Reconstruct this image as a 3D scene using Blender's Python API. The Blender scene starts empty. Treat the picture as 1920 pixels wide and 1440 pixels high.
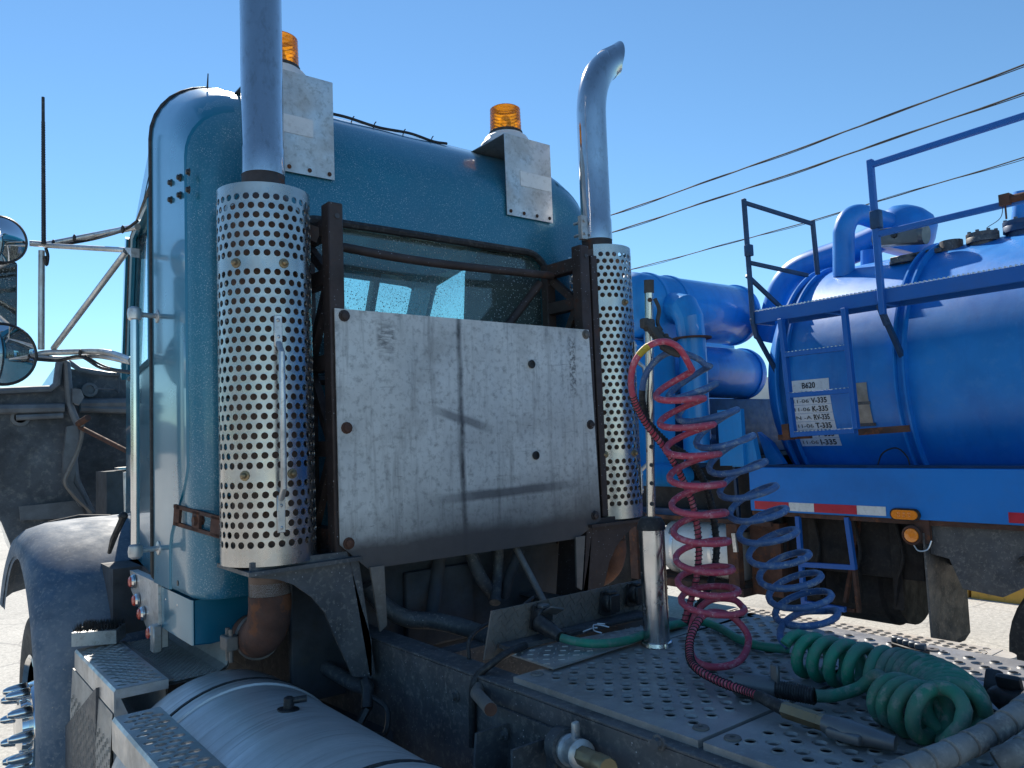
import bpy, bmesh, math, random
from mathutils import Vector, Matrix, noise
random.seed(7)
rad = math.radians
PI = math.pi
SC = bpy.context.scene
COL = SC.collection

# ------------------------------------------------------------------ camera
cam = bpy.data.cameras.new('camera')
camo = bpy.data.objects.new('camera', cam)
COL.objects.link(camo)
def cam_axes(yaw, pitch, roll):
    F = Vector((math.sin(yaw)*math.cos(pitch), math.cos(yaw)*math.cos(pitch), math.sin(pitch)))
    R0 = Vector((math.cos(yaw), -math.sin(yaw), 0)); U0 = R0.cross(F)
    return math.cos(roll)*R0+math.sin(roll)*U0, -math.sin(roll)*R0+math.cos(roll)*U0, F
CR, CU, CF = cam_axes(rad(38.53), rad(4.02), rad(-2.154))
m = Matrix.Identity(4)
for i in range(3):
    m[i][0] = CR[i]; m[i][1] = CU[i]; m[i][2] = -CF[i]
m.translation = Vector((-1.66, 0.0, 1.75))
camo.matrix_world = m
cam.sensor_fit = 'HORIZONTAL'; cam.sensor_width = 36.0; cam.lens = 36.0*1460/1920
cam.clip_start = 0.05; cam.clip_end = 5000
SC.camera = camo

# ------------------------------------------------------------------ light
SUN_AZ = rad(18.0)      # from +Y towards +X
SUN_EL = rad(39.0)
W = bpy.data.worlds.new('World'); SC.world = W; W.use_nodes = True
nt = W.node_tree; nt.nodes.clear()
sky = nt.nodes.new('ShaderNodeTexSky'); sky.sky_type = 'NISHITA'; sky.sun_disc = False
sky.sun_elevation = SUN_EL; sky.sun_rotation = SUN_AZ
sky.altitude = 0; sky.air_density = 1.0; sky.dust_density = 0.0; sky.ozone_density = 4.0
bg = nt.nodes.new('ShaderNodeBackground'); bg.inputs[1].default_value = 0.100
wo = nt.nodes.new('ShaderNodeOutputWorld')
wb = nt.nodes.new('ShaderNodeMix'); wb.data_type = 'RGBA'; wb.blend_type = 'MULTIPLY'; wb.inputs[0].default_value = 1.0
wb.inputs[7].default_value = (.76, .96, 1.00, 1)     # cool white balance of the picture
nt.links.new(sky.outputs[0], wb.inputs[6]); nt.links.new(wb.outputs[2], bg.inputs[0]); nt.links.new(bg.outputs[0], wo.inputs[0])
sl = bpy.data.lights.new('sun', 'SUN'); sl.energy = 5.0; sl.angle = rad(0.55); sl.color = (1.0, 0.93, 0.82)
so = bpy.data.objects.new('sun', sl); COL.objects.link(so)
sd = Vector((math.sin(SUN_AZ)*math.cos(SUN_EL), math.cos(SUN_AZ)*math.cos(SUN_EL), math.sin(SUN_EL)))
so.rotation_euler = sd.to_track_quat('Z', 'Y').to_euler()
so.location = sd*30
vs = SC.view_settings
vs.view_transform = 'Standard'; vs.look = 'None'; vs.gamma = 1; vs.use_curve_mapping = False
vs.exposure = 0.62

# ------------------------------------------------------------------ mesh builder
def frame(d):
    d = d.normalized()
    a = Vector((0, 0, 1)) if abs(d.z) < 0.9 else Vector((1, 0, 0))
    u = d.cross(a).normalized(); v = u.cross(d).normalized()
    return u, v
def V(p): return p if isinstance(p, Vector) else Vector(p)
def catmull(pts, n):
    pts = [V(p) for p in pts]; out = []
    q = [2*pts[0]-pts[1]] + pts + [2*pts[-1]-pts[-2]]
    for i in range(1, len(q)-2):
        for k in range(n):
            t = k/n
            out.append(0.5*((2*q[i])+(q[i+1]-q[i-1])*t+(2*q[i-1]-5*q[i]+4*q[i+1]-q[i+2])*t*t+(3*q[i]-q[i-1]-3*q[i+1]+q[i+2])*t**3))
    out.append(pts[-1]); return out
def lerpn(vals, t):
    x = t*(len(vals)-1); i = min(int(x), len(vals)-2); return vals[i]+(vals[i+1]-vals[i])*(x-i)

class MB:
    def __init__(s): s.v = []; s.f = []
    def add(s, vs, fs):
        o = len(s.v); s.v += [tuple(p) for p in vs]; s.f += [tuple(i+o for i in f) for f in fs]; return s
    def obox(s, c, size, rot=None, bev=0.0):
        bm = bmesh.new(); bmesh.ops.create_cube(bm, size=1.0)
        for w in bm.verts: w.co = Vector((w.co.x*size[0], w.co.y*size[1], w.co.z*size[2]))
        if bev: bmesh.ops.bevel(bm, geom=list(bm.edges)+list(bm.verts), offset=bev, segments=2 if bev > .004 else 1, affect='EDGES', profile=.5)
        R = rot if rot is not None else Matrix.Identity(3)
        bm.verts.index_update(); c = V(c)
        s.add([R @ w.co + c for w in bm.verts], [[w.index for w in f.verts] for f in bm.faces]); bm.free(); return s
    def box(s, x0, x1, y0, y1, z0, z1, bev=0.0):
        return s.obox(((x0+x1)/2, (y0+y1)/2, (z0+z1)/2), (abs(x1-x0), abs(y1-y0), abs(z1-z0)), None, bev)
    def bar(s, p, q, w, h, up=(0, 0, 1), bev=0.0, ext=0.0):
        p, q = V(p), V(q); d = (q-p); L = d.length+2*ext; d.normalize(); u = V(up)
        if abs(d.dot(u)) > .95: u = Vector((0, 1, 0))
        x = d.cross(u).normalized(); z = x.cross(d).normalized()
        R = Matrix((x, d, z)).transposed()
        return s.obox((p+q)/2, (w, L, h), R, bev)
    def tube(s, pts, r, n=8, cap=True, closed=False):
        pts = [V(p) for p in pts]; N = len(pts); rs = r if isinstance(r, (list, tuple)) else [r]*N
        ring = []; u = None
        for i, p in enumerate(pts):
            if closed: t = pts[(i+1) % N]-pts[i-1]
            else: t = pts[min(i+1, N-1)]-pts[max(i-1, 0)]
            if t.length < 1e-9: t = Vector((0, 0, 1))
            t.normalize()
            if u is None: u, _ = frame(t)
            u = (u-t*u.dot(t)); u.normalize(); w = t.cross(u)
            ring.append([p+rs[i]*(math.cos(2*PI*k/n)*u+math.sin(2*PI*k/n)*w) for k in range(n)])
        vs = [q for R in ring for q in R]; fs = []
        for i in range(N if closed else N-1):
            for k in range(n):
                a = i*n+k; b = i*n+(k+1) % n; c = ((i+1) % N)*n+(k+1) % n; d = ((i+1) % N)*n+k
                fs.append((a, b, c, d))
        if cap and not closed: fs.append(tuple(range(n))[::-1]); fs.append(tuple((N-1)*n+k for k in range(n)))
        return s.add(vs, fs)
    def cyl(s, p, q, r, r2=None, n=16, cap=True): return s.tube([p, q], [r, r if r2 is None else r2], n, cap)
    def lathe(s, prof, base, axis=(0, 0, 1), n=24, a0=0, a1=2*PI):
        ax = V(axis).normalized(); u, w = frame(ax); base = V(base); full = abs(a1-a0-2*PI) < 1e-6
        m_ = n if full else n+1; vs = []
        for (r, h) in prof:
            for k in range(m_):
                a = a0+(a1-a0)*k/n; vs.append(base+ax*h+r*(math.cos(a)*u+math.sin(a)*w))
        fs = []
        for i in range(len(prof)-1):
            for k in range(n):
                a = i*m_+k; b = i*m_+(k+1) % m_; fs.append((a, b, b+m_, a+m_))
        if prof[0][0] > 1e-6 and full: fs.append(tuple(range(m_))[::-1])
        if prof[-1][0] > 1e-6 and full: fs.append(tuple((len(prof)-1)*m_+k for k in range(m_)))
        return s.add(vs, fs)
    def prism(s, poly, vec):
        poly = [V(p) for p in poly]; vec = V(vec); n = len(poly)
        fs = [tuple(range(n))[::-1], tuple(n+k for k in range(n))]+[(k, (k+1) % n, n+(k+1) % n, n+k) for k in range(n)]
        return s.add(poly+[p+vec for p in poly], fs)
    def sphere(s, c, r, sc=(1, 1, 1), nu=16, nv=10):
        c = V(c); vs = [c+Vector((0, 0, r*sc[2]))]
        for j in range(1, nv):
            t = PI*j/nv
            for k in range(nu):
                a = 2*PI*k/nu; vs.append(c+Vector((r*sc[0]*math.sin(t)*math.cos(a), r*sc[1]*math.sin(t)*math.sin(a), r*sc[2]*math.cos(t))))
        vs.append(c-Vector((0, 0, r*sc[2]))); fs = []
        for k in range(nu): fs.append((0, 1+k, 1+(k+1) % nu))
        for j in range(nv-2):
            for k in range(nu):
                a = 1+j*nu+k; b = 1+j*nu+(k+1) % nu; fs.append((a, a+nu, b+nu, b))
        l = len(vs)-1; o = 1+(nv-2)*nu
        for k in range(nu): fs.append((l, o+(k+1) % nu, o+k))
        return s.add(vs, fs)
    def loft(s, rings, closed=True, cap0=False, cap1=False):
        n = len(rings[0]); vs = [p for R in rings for p in R]; fs = []
        for i in range(len(rings)-1):
            for k in range(n if closed else n-1):
                fs.append((i*n+k, i*n+(k+1) % n, (i+1)*n+(k+1) % n, (i+1)*n+k))
        if cap0: fs.append(tuple(range(n))[::-1])
        if cap1: fs.append(tuple((len(rings)-1)*n+k for k in range(n)))
        return s.add(vs, fs)
    def perf(s, fmap, nu, nv, pu, pv, r, thick=.003, stag=True, asp=1.0, lip=None, skip=None, lr=1.45, seg=16):
        # plate of cells, each with a real hole; fmap(u, v, w) -> point, w along the normal
        for j in range(nv):
            off = pu/2 if (stag and j % 2) else 0.0
            nn = nu-1 if off else nu
            if off:
                for a, b in ((0, pu/2), (nu*pu-pu/2, nu*pu)):
                    s.add([fmap(a, j*pv, 0), fmap(b, j*pv, 0), fmap(b, (j+1)*pv, 0), fmap(a, (j+1)*pv, 0)], [(0, 1, 2, 3)])
            for i in range(nn):
                u0 = off+i*pu; u1 = u0+pu; v0 = j*pv; v1 = v0+pv; uc = (u0+u1)/2; vc = (v0+v1)/2
                O = [(u1, vc), (u1, v1), (uc, v1), (u0, v1), (u0, vc), (u0, v0), (uc, v0), (u1, v0)]
                vs = [fmap(a, b, 0) for a, b in O]
                if skip and skip(i, j):
                    s.add(vs, [(0, 1, 2, 3, 4, 5, 6, 7)]); continue
                hz = 0.0
                if lip: hz = lip[j % len(lip)]
                rr = [(r*(lr if lip else 1.0), 0.0)]+([(r*1.08, hz)] if lip else [])+[(r, hz*.9)]*(1 if lip else 0)+[(r, hz-thick)]
                for (q, w) in rr:
                    for k in range(seg):
                        a = 2*PI*k/seg; vs.append(fmap(uc+q*asp*math.cos(a), vc+q*math.sin(a), w))
                fs = []; h = seg//8
                for o in range(8):
                    for k in range(h): fs.append((o, 8+(o*h+k+1) % seg, 8+(o*h+k) % seg))
                    fs.append((o, (o+1) % 8, 8+((o+1)*h) % seg))
                for ri in range(len(rr)-1):
                    b0 = 8+ri*seg; b1 = b0+seg
                    for k in range(seg): fs.append((b0+k, b0+(k+1) % seg, b1+(k+1) % seg, b1+k))
                s.add(vs, fs)
        return s
    def mesh(s, name, shift=(0, 0, 0), smooth=38):
        me = bpy.data.meshes.new(name); sh = V(shift)
        me.from_pydata([(p[0]-sh.x, p[1]-sh.y, p[2]-sh.z) for p in s.v], [], s.f); me.update()
        bm = bmesh.new(); bm.from_mesh(me); bmesh.ops.remove_doubles(bm, verts=bm.verts, dist=1e-6)
        bmesh.ops.recalc_face_normals(bm, faces=bm.faces); bm.to_mesh(me); bm.free()
        me.polygons.foreach_set('use_smooth', [smooth > 0]*len(me.polygons))
        if smooth > 0: me.set_sharp_from_angle(angle=rad(smooth))
        return me
    def build(s, name, mt, parent=None, smooth=38, origin=None):
        sh = origin or (0, 0, 0)
        if parent is not None:
            r = parent; sh = Vector((0, 0, 0))
            while r is not None: sh = sh+r.location; r = r.parent
        me = s.mesh(name, sh, smooth); me.materials.append(mt)
        o = bpy.data.objects.new(name, me); COL.objects.link(o)
        if parent is not None: o.parent = parent
        elif origin: o.location = origin
        return o

def tag(o, label=None, cat=None, group=None, kind=None):
    if label: o['label'] = label
    if cat: o['category'] = cat
    if group: o['group'] = group
    if kind: o['kind'] = kind
    return o
def thing(name, label, cat, loc=(0, 0, 0), group=None):
    o = bpy.data.objects.new(name, None); COL.objects.link(o); o.location = loc; o.empty_display_size = .2
    return tag(o, label, cat, group)
def root_loc(p):
    sh = Vector((0, 0, 0))
    while p is not None: sh = sh+p.location; p = p.parent
    return sh
def piece(name, me, mt, parent, loc, rot=None, scale=None):
    # one of many alike pieces: shares its mesh data
    if not me.materials: me.materials.append(mt)
    o = bpy.data.objects.new(name, me); COL.objects.link(o); o.parent = parent
    o.location = V(loc)-root_loc(parent)
    if rot is not None: o.rotation_euler = rot
    if scale is not None: o.scale = scale
    return o

# ------------------------------------------------------------------ materials
def rgb(h):
    h = h.lstrip('#'); c = [int(h[i:i+2], 16)/255 for i in (0, 2, 4)]
    return tuple(x/12.92 if x <= .04045 else ((x+.055)/1.055)**2.4 for x in c)
class NT:
    def __init__(s, name):
        s.m = bpy.data.materials.new(name); s.m.use_nodes = True; s.t = s.m.node_tree
        s.b = s.t.nodes['Principled BSDF']; s.out = s.t.nodes['Material Output']
        s.tc = s.t.nodes.new('ShaderNodeTexCoord')
    def n(s, ty, **k):
        o = s.t.nodes.new(ty)
        for a, b in k.items(): setattr(o, a, b)
        return o
    def l(s, a, b): s.t.links.new(a, b)
    def coord(s, scale=(1, 1, 1), rot=(0, 0, 0)):
        mp = s.n('ShaderNodeMapping'); mp.inputs['Scale'].default_value = scale; mp.inputs['Rotation'].default_value = rot
        s.l(s.tc.outputs['Object'], mp.inputs['Vector']); return mp.outputs[0]
    def noise(s, scale, detail=4, rough=.6, vec=None, dist=0):
        o = s.n('ShaderNodeTexNoise'); o.inputs['Scale'].default_value = scale; o.inputs['Detail'].default_value = detail
        o.inputs['Roughness'].default_value = rough; o.inputs['Distortion'].default_value = dist
        s.l(vec if vec else s.tc.outputs['Object'], o.inputs['Vector']); return o.outputs['Fac']
    def voro(s, scale, vec=None, feature='F1'):
        o = s.n('ShaderNodeTexVoronoi', feature=feature); o.inputs['Scale'].default_value = scale
        s.l(vec if vec else s.tc.outputs['Object'], o.inputs['Vector']); return o.outputs['Distance']
    def ramp(s, fac, a, b, lo=0.0, hi=1.0):
        o = s.n('ShaderNodeMapRange'); o.inputs[1].default_value = a; o.inputs[2].default_value = b
        o.inputs[3].default_value = lo; o.inputs[4].default_value = hi; s.l(fac, o.inputs[0]); return o.outputs[0]
    def math(s, op, a, b=None):
        o = s.n('ShaderNodeMath', operation=op)
        for i, x in enumerate((a, b)):
            if x is None: continue
            if isinstance(x, (int, float)): o.inputs[i].default_value = x
            else: s.l(x, o.inputs[i])
        return o.outputs[0]
    def mix(s, fac, a, b):
        o = s.n('ShaderNodeMix', data_type='RGBA')
        if isinstance(fac, (int, float)): o.inputs[0].default_value = fac
        else: s.l(fac, o.inputs[0])
        for i, x in ((6, a), (7, b)):
            if isinstance(x, (tuple, list)): o.inputs[i].default_value = (*x[:3], 1)
            else: s.l(x, o.inputs[i])
        return o.outputs[2]
    def col(s, c): s.l(c, s.b.inputs['Base Color'])
    def bump(s, h, strength=.2, dist=.002):
        o = s.n('ShaderNodeBump'); o.inputs['Strength'].default_value = strength; o.inputs['Distance'].default_value = dist
        s.l(h, o.inputs['Height']); s.l(o.outputs[0], s.b.inputs['Normal'])
    def axis(s):
        o = s.n('ShaderNodeSeparateXYZ'); s.l(s.tc.outputs['Object'], o.inputs[0]); return o.outputs
def pbr(name, base, rough=.5, metal=0.0, var=.25, vs=5.0, dirt=None, specks=None, rust=None, bump=None, coat=0.0, stretch=(1, 1, 1), rvar=.15, fine=None, streak=None):
    t = NT(name); b = t.b
    vec = t.coord(stretch)
    nz = t.noise(vs, 5, .62, vec)
    dark = tuple(c*(1-var) for c in base); lite = tuple(min(1, c*(1+var)) for c in base)
    c = t.mix(t.ramp(nz, .3, .7), dark, lite)
    if fine:
        c = t.mix(t.math('MULTIPLY', t.ramp(t.noise(fine[1], 3, .7, vec), .52, .68), fine[2]), c, fine[0])
    if streak:    # colour streaks stretched vertically
        sv = t.coord((streak[1], streak[1], streak[1]*.06))
        c = t.mix(t.math('MULTIPLY', t.ramp(t.noise(1.0, 5, .65, sv), .5, .72), streak[2]), c, streak[0])
    r = t.ramp(t.noise(vs*2.3, 4, .6, vec), .25, .75, max(.02, rough-rvar), min(1, rough+rvar))
    mval = metal
    if dirt:
        f = t.math('MULTIPLY', t.ramp(t.noise(dirt[1], 6, .68), .42, .66), dirt[2])
        c = t.mix(f, c, dirt[0]); r = t.math('MAXIMUM', r, t.math('MULTIPLY', f, .85))
        if metal > .3: mval = t.math('MULTIPLY', t.math('SUBTRACT', 1.0, f), metal)
    if rust:
        f = t.ramp(t.noise(rust[1], 7, .72), rust[2], rust[2]+.07)
        rc = t.mix(t.noise(rust[1]*4, 4, .6), tuple(x*.5 for x in rust[0]), rust[0])
        c = t.mix(f, c, rc); r = t.math('MAXIMUM', r, t.math('MULTIPLY', f, .9))
        if metal > .3: mval = t.math('MULTIPLY', t.math('SUBTRACT', 1.0, f), mval)
    if specks:
        v = t.voro(specks[1]); nf = t.noise(specks[1]*.11, 3, .6)
        f = t.math('MULTIPLY', t.ramp(v, specks[2]*1.0, specks[2]*.55), t.ramp(nf, .38, .62, .15, 1.0))
        c = t.mix(f, c, specks[0]); r = t.math('MAXIMUM', r, t.math('MULTIPLY', f, .7))
        if metal > .3: mval = t.math('MULTIPLY', t.math('SUBTRACT', 1.0, f), mval)
    t.col(c); t.l(r, b.inputs['Roughness'])
    if isinstance(mval, (int, float)): b.inputs['Metallic'].default_value = mval
    else: t.l(mval, b.inputs['Metallic'])
    b.inputs['Coat Weight'].default_value = coat; b.inputs['Coat Roughness'].default_value = .06
    if bump: t.bump(t.noise(bump[1], 5, .65, vec), bump[0], bump[2] if len(bump) > 2 else .003)
    return t.m
DUST = (.36, .33, .29)
RUST = (.17, .065, .03)
M = {}
M['teal'] = pbr('teal_paint', (.005, .15, .25), .30, .3, .1, 2, coat=.75, rvar=.05, specks=((.24, .36, .42), 120, .08))
M['teal_dusty'] = pbr('teal_paint_dusty', (.006, .15, .24), .36, .2, .12, 2, coat=.6, rvar=.05,
                      specks=((.26, .38, .45), 150, .30), fine=((.17, .30, .38), 150, .55), dirt=((.05, .16, .25), 3.0, .4))
M['rubber'] = pbr('black_rubber', (.016, .016, .018), .6, 0, .3, 12, fine=((.09, .085, .08), 60, .5))
M['hose_wrap'] = pbr('wrapped_hose_black', (.10, .096, .092), .72, 0, .3, 12, fine=(DUST, 40, .8), dirt=((.30, .28, .26), 7, .75), bump=(.5, 90, .002))
M['guard'] = pbr('stainless_guard', (.47, .455, .44), .27, .95, .14, 8, rvar=.1, fine=((.42, .40, .38), 30, .5), rust=((.20, .12, .07), 5.5, .70), streak=((.38, .35, .31), 18, .5))
M['chrome'] = pbr('stack_chrome', (.56, .56, .57), .14, 1.0, .08, 6, rvar=.06, fine=((.36, .35, .34), 45, .45), stretch=(1, 1, .5))
M['bright'] = pbr('polished_steel', (.66, .66, .66), .12, 1.0, .05, 8, rvar=.05)
M['heat'] = pbr('scorched_pipe', (.06, .05, .05), .7, .3, .35, 14, rust=(RUST, 9, .56), bump=(.5, 60))
M['muffler'] = pbr('muffler_body', (.17, .11, .085), .7, .25, .3, 9, rust=(RUST, 8, .58))
M['rusty'] = pbr('rusty_steel', (.10, .045, .03), .85, .2, .5, 9, dirt=((.06, .05, .05), 5, .6), rust=((.22, .085, .04), 12, .55), bump=(.6, 70))
M['frame_black'] = pbr('black_chassis', (.062, .066, .075), .55, .1, .4, 7, dirt=((.15, .145, .14), 4.5, .55), fine=(DUST, 55, .35), bump=(.3, 80), specks=((.5, .5, .52), 60, .12))
M['frame_brown'] = pbr('brown_black_steel', (.05, .036, .034), .62, .2, .35, 9, rust=((.11, .05, .035), 7, .58), specks=((.42, .45, .5), 60, .13), bump=(.3, 60))
M['dark'] = pbr('grimy_dark', (.055, .06, .07), .8, 0, .4, 6, fine=((.06, .055, .05), 30, .5), bump=(.5, 40))
M['box_alu'] = pbr('dimpled_box_aluminium', (.40, .385, .36), .55, .35, .2, 7, dirt=((.22, .2, .18), 5, .6), fine=((.25, .23, .2), 40, .4), bump=(.4, 60))
M['under'] = pbr('black_underside', (.014, .014, .016), .8, 0, .4, 6, fine=((.05, .045, .04), 30, .5), dirt=((.035, .025, .02), 4, .6), bump=(.5, 40))
M['alu'] = pbr('worn_aluminium', (.62, .62, .62), .40, .85, .15, 7, rvar=.12, dirt=((.20, .18, .16), 6, .5), fine=((.28, .27, .25), 50, .5))
M['alu_tank'] = pbr('brushed_aluminium_tank', (.66, .66, .66), .46, .65, .16, 2.5, rvar=.1, stretch=(.35, 9, .35), dirt=((.40, .39, .37), 3.2, .65), fine=((.36, .35, .34), 9, .7))
M['alu_dirty'] = pbr('dirty_tread_plate', (.20, .18, .165), .6, .45, .25, 8, dirt=((.09, .08, .072), 5, .7), fine=(DUST, 40, .4), bump=(.3, 60))
M['deck'] = pbr('deck_tread_steel', (.32, .315, .31), .5, .45, .25, 5, dirt=((.15, .145, .14), 4, .7), fine=((.46, .44, .41), 38, .45), bump=(.35, 70), rust=((.16, .10, .07), 4, .72))
M['step'] = pbr('step_aluminium', (.48, .49, .50), .4, .8, .15, 9, dirt=((.27, .24, .2), 7, .6), fine=((.3, .28, .25), 40, .4))
M['plank'] = pbr('far_step_aluminium', (.52, .48, .42), .6, .2, .2, 8, dirt=((.34, .27, .2), 6, .6))
M['plastic_black'] = pbr('black_plastic', (.02, .02, .022), .42, 0, .2, 9, fine=((.09, .085, .08), 45, .4))
M['fender'] = pbr('faded_blue_black_fender', (.06, .105, .165), .72, 0, .25, 4, fine=((.24, .26, .28), 60, .6), dirt=((.27, .29, .31), 3, .6), specks=(DUST, 30, .10), bump=(.12, 50))
M['hood_inner'] = pbr('hood_inner_fibreglass', (.095, .105, .12), .85, 0, .35, 3.5, dirt=((.03, .032, .036), 3, .85), fine=((.26, .25, .23), 28, .5), bump=(.7, 22, .006))
M['hood_rim'] = pbr('hood_edge_gelcoat', (.14, .15, .165), .55, 0, .3, 6, dirt=((.05, .05, .055), 5, .6))
M['tyre'] = pbr('tyre', (.022, .021, .021), .8, 0, .25, 8, fine=((.12, .11, .1), 40, .5), bump=(.3, 60))
M['mirror_glass'] = pbr('mirror_glass', (.82, .84, .86), .03, 1.0, 0, 4, rvar=.01)
M['white_metal'] = pbr('white_beacon_base', (.62, .63, .64), .5, .1, .08, 6, rust=((.3, .16, .08), 9, .73))
M['post'] = pbr('chromed_tender_post', (.58, .56, .53), .22, .95, .15, 12, rvar=.08, rust=((.16, .07, .04), 16, .62), stretch=(1, 1, .35))
M['post_tube'] = pbr('chromed_tender_socket', (.55, .55, .56), .22, 1.0, .12, 9, rvar=.08, rust=((.13, .065, .045), 22, .60))
M['hose_red'] = pbr('red_air_hose', (.46, .055, .10), .5, 0, .15, 8, fine=((.60, .30, .34), 55, .75), dirt=((.28, .08, .11), 9, .4), specks=((.7, .5, .5), 90, .16))
M['hose_blue'] = pbr('blue_air_hose', (.05, .13, .32), .5, 0, .2, 8, fine=((.28, .35, .43), 50, .8), dirt=((.03, .045, .075), 8, .6), specks=((.5, .5, .5), 90, .14))
M['hose_green'] = pbr('green_power_cable', (.012, .24, .145), .5, 0, .25, 7, fine=((.15, .24, .21), 40, .7), dirt=((.08, .125, .115), 6, .75), bump=(.25, 60))
M['hose_green_dirty'] = pbr('green_power_cable_dirty', (.02, .17, .11), .65, 0, .3, 7, fine=((.24, .26, .23), 34, .85), dirt=((.13, .155, .14), 5, .9), bump=(.3, 60))
M['brass'] = pbr('dull_brass', (.28, .21, .12), .45, .8, .2, 10, dirt=((.1, .09, .08), 9, .5))
M['wire'] = pbr('galvanised_wire', (.72, .72, .72), .35, .7, .1, 10)
M['yellow_tag'] = pbr('yellow_band', (.5, .36, .03), .6, 0, .2, 40, fine=((.05, .04, .03), 130, .8))
M['red_lens'] = pbr('red_marker_lens', (.55, .07, .04), .25, 0, .08, 12, coat=.6)
M['orange_lens'] = pbr('orange_marker_lens', (1.0, .27, .02), .25, 0, .08, 60, coat=.6)
M['blue'] = pbr('blue_tank_paint', (.010, .215, .62), .40, 0, .12, 2.2, coat=.0, rvar=.08, dirt=((.006, .085, .36), 3, .3), fine=((.06, .26, .62), 14, .4), bump=(.25, 70, .001), streak=((.003, .08, .36), 10, .3))
M['blue_steel'] = pbr('blue_rail_paint', (.008, .12, .46), .45, 0, .2, 6, rust=((.14, .075, .05), 5, .68), dirt=((.03, .06, .14), 6, .4))
M['blue_dark'] = pbr('blue_black_rail_paint', (.015, .05, .12), .5, .1, .3, 9, rust=((.12, .07, .05), 7, .64))
M['blue_light'] = pbr('faded_blue_vessel_paint', (.014, .26, .64), .42, 0, .12, 2.4, coat=.3, rust=((.10, .08, .07), 3.2, .71), fine=((.05, .23, .55), 22, .35), streak=((.01, .08, .3), 9, .35))
M['blue_panel'] = pbr('blue_skirt_paint', (.004, .195, .62), .5, 0, .07, 1.6, coat=.0, fine=((.05, .2, .5), 9, .15), dirt=((.01, .07, .26), 2, .3))
M['red_tape'] = pbr('red_reflective_tape', (.50, .018, .04), .4, 0, .12, 14)
M['white_tape'] = pbr('white_reflective_tape', (.72, .72, .70), .45, 0, .1, 14, fine=((.45, .43, .4), 40, .5))
M['label_white'] = pbr('white_label', (.68, .71, .74), .55, 0, .06, 9, fine=((.4, .41, .42), 40, .4))
M['ink'] = pbr('black_ink', (.015, .016, .02), .6, 0, .1, 8)
M['plate_grey'] = pbr('bare_rating_plate', (.36, .33, .29), .5, .5, .25, 12, dirt=((.2, .17, .13), 9, .7))
M['white_paint'] = pbr('white_tank_paint', (.78, .77, .74), .22, 0, .05, 4, coat=.5, dirt=((.5, .42, .33), 6, .4))
M['grey_metal'] = pbr('grey_cast_metal', (.13, .14, .15), .45, .5, .2, 8)
M['yellow'] = pbr('yellow_barrier_paint', (.62, .37, .07), .75, 0, .12, 3, fine=((.2, .16, .1), 14, .6), bump=(.3, 40))
M['rope'] = pbr('weathered_cord', (.05, .05, .05), .85, 0, .3, 20)
M['interior'] = pbr('cab_interior_trim', (.055, .06, .065), .8, 0, .2, 6)
M['seat'] = pbr('seat_cloth', (.02, .021, .024), .9, 0, .2, 20)
M['bark'] = pbr('tree_bark', (.07, .05, .04), .9)
M['leaf'] = pbr('tree_leaf', (.05, .09, .03), .7, 0, .5, .8)
M['wall_grey'] = pbr('far_building_wall', (.42, .42, .43), .8)
M['red_car'] = pbr('red_car_paint', (.45, .02, .03), .3, 0, .05, 2, coat=1)
M['car_glass'] = pbr('dark_car_glass', (.02, .025, .03), .1)
M['grass_dry'] = pbr('dry_grass', (.26, .24, .08), .9, 0, .4, 3)
M['hill'] = pbr('hill_forest', (.10, .15, .19), .95, 0, .3, .02)

def amber():
    t = NT('amber_beacon_lens'); nd = t.t.nodes
    tr = t.n('ShaderNodeBsdfTranslucent'); tr.inputs[0].default_value = (1.0, .50, .02, 1)
    df = t.n('ShaderNodeBsdfTranslucent'); df.inputs[0].default_value = (1.0, .62, .03, 1)
    gl = t.n('ShaderNodeBsdfGlossy'); gl.inputs[1].default_value = .12
    tp = t.n('ShaderNodeBsdfTransparent'); tp.inputs[0].default_value = (1.0, .66, .12, 1)
    m1 = t.n('ShaderNodeMixShader'); m1.inputs[0].default_value = .25; t.l(tr.outputs[0], m1.inputs[1]); t.l(df.outputs[0], m1.inputs[2])
    m3 = t.n('ShaderNodeMixShader'); m3.inputs[0].default_value = .36; t.l(m1.outputs[0], m3.inputs[1]); t.l(tp.outputs[0], m3.inputs[2])
    fr = t.n('ShaderNodeFresnel'); fr.inputs[0].default_value = 1.45
    m2 = t.n('ShaderNodeMixShader'); t.l(fr.outputs[0], m2.inputs[0]); t.l(m3.outputs[0], m2.inputs[1]); t.l(gl.outputs[0], m2.inputs[2])
    t.l(m2.outputs[0], t.out.inputs[0]); return t.m
M['amber'] = amber()
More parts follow.
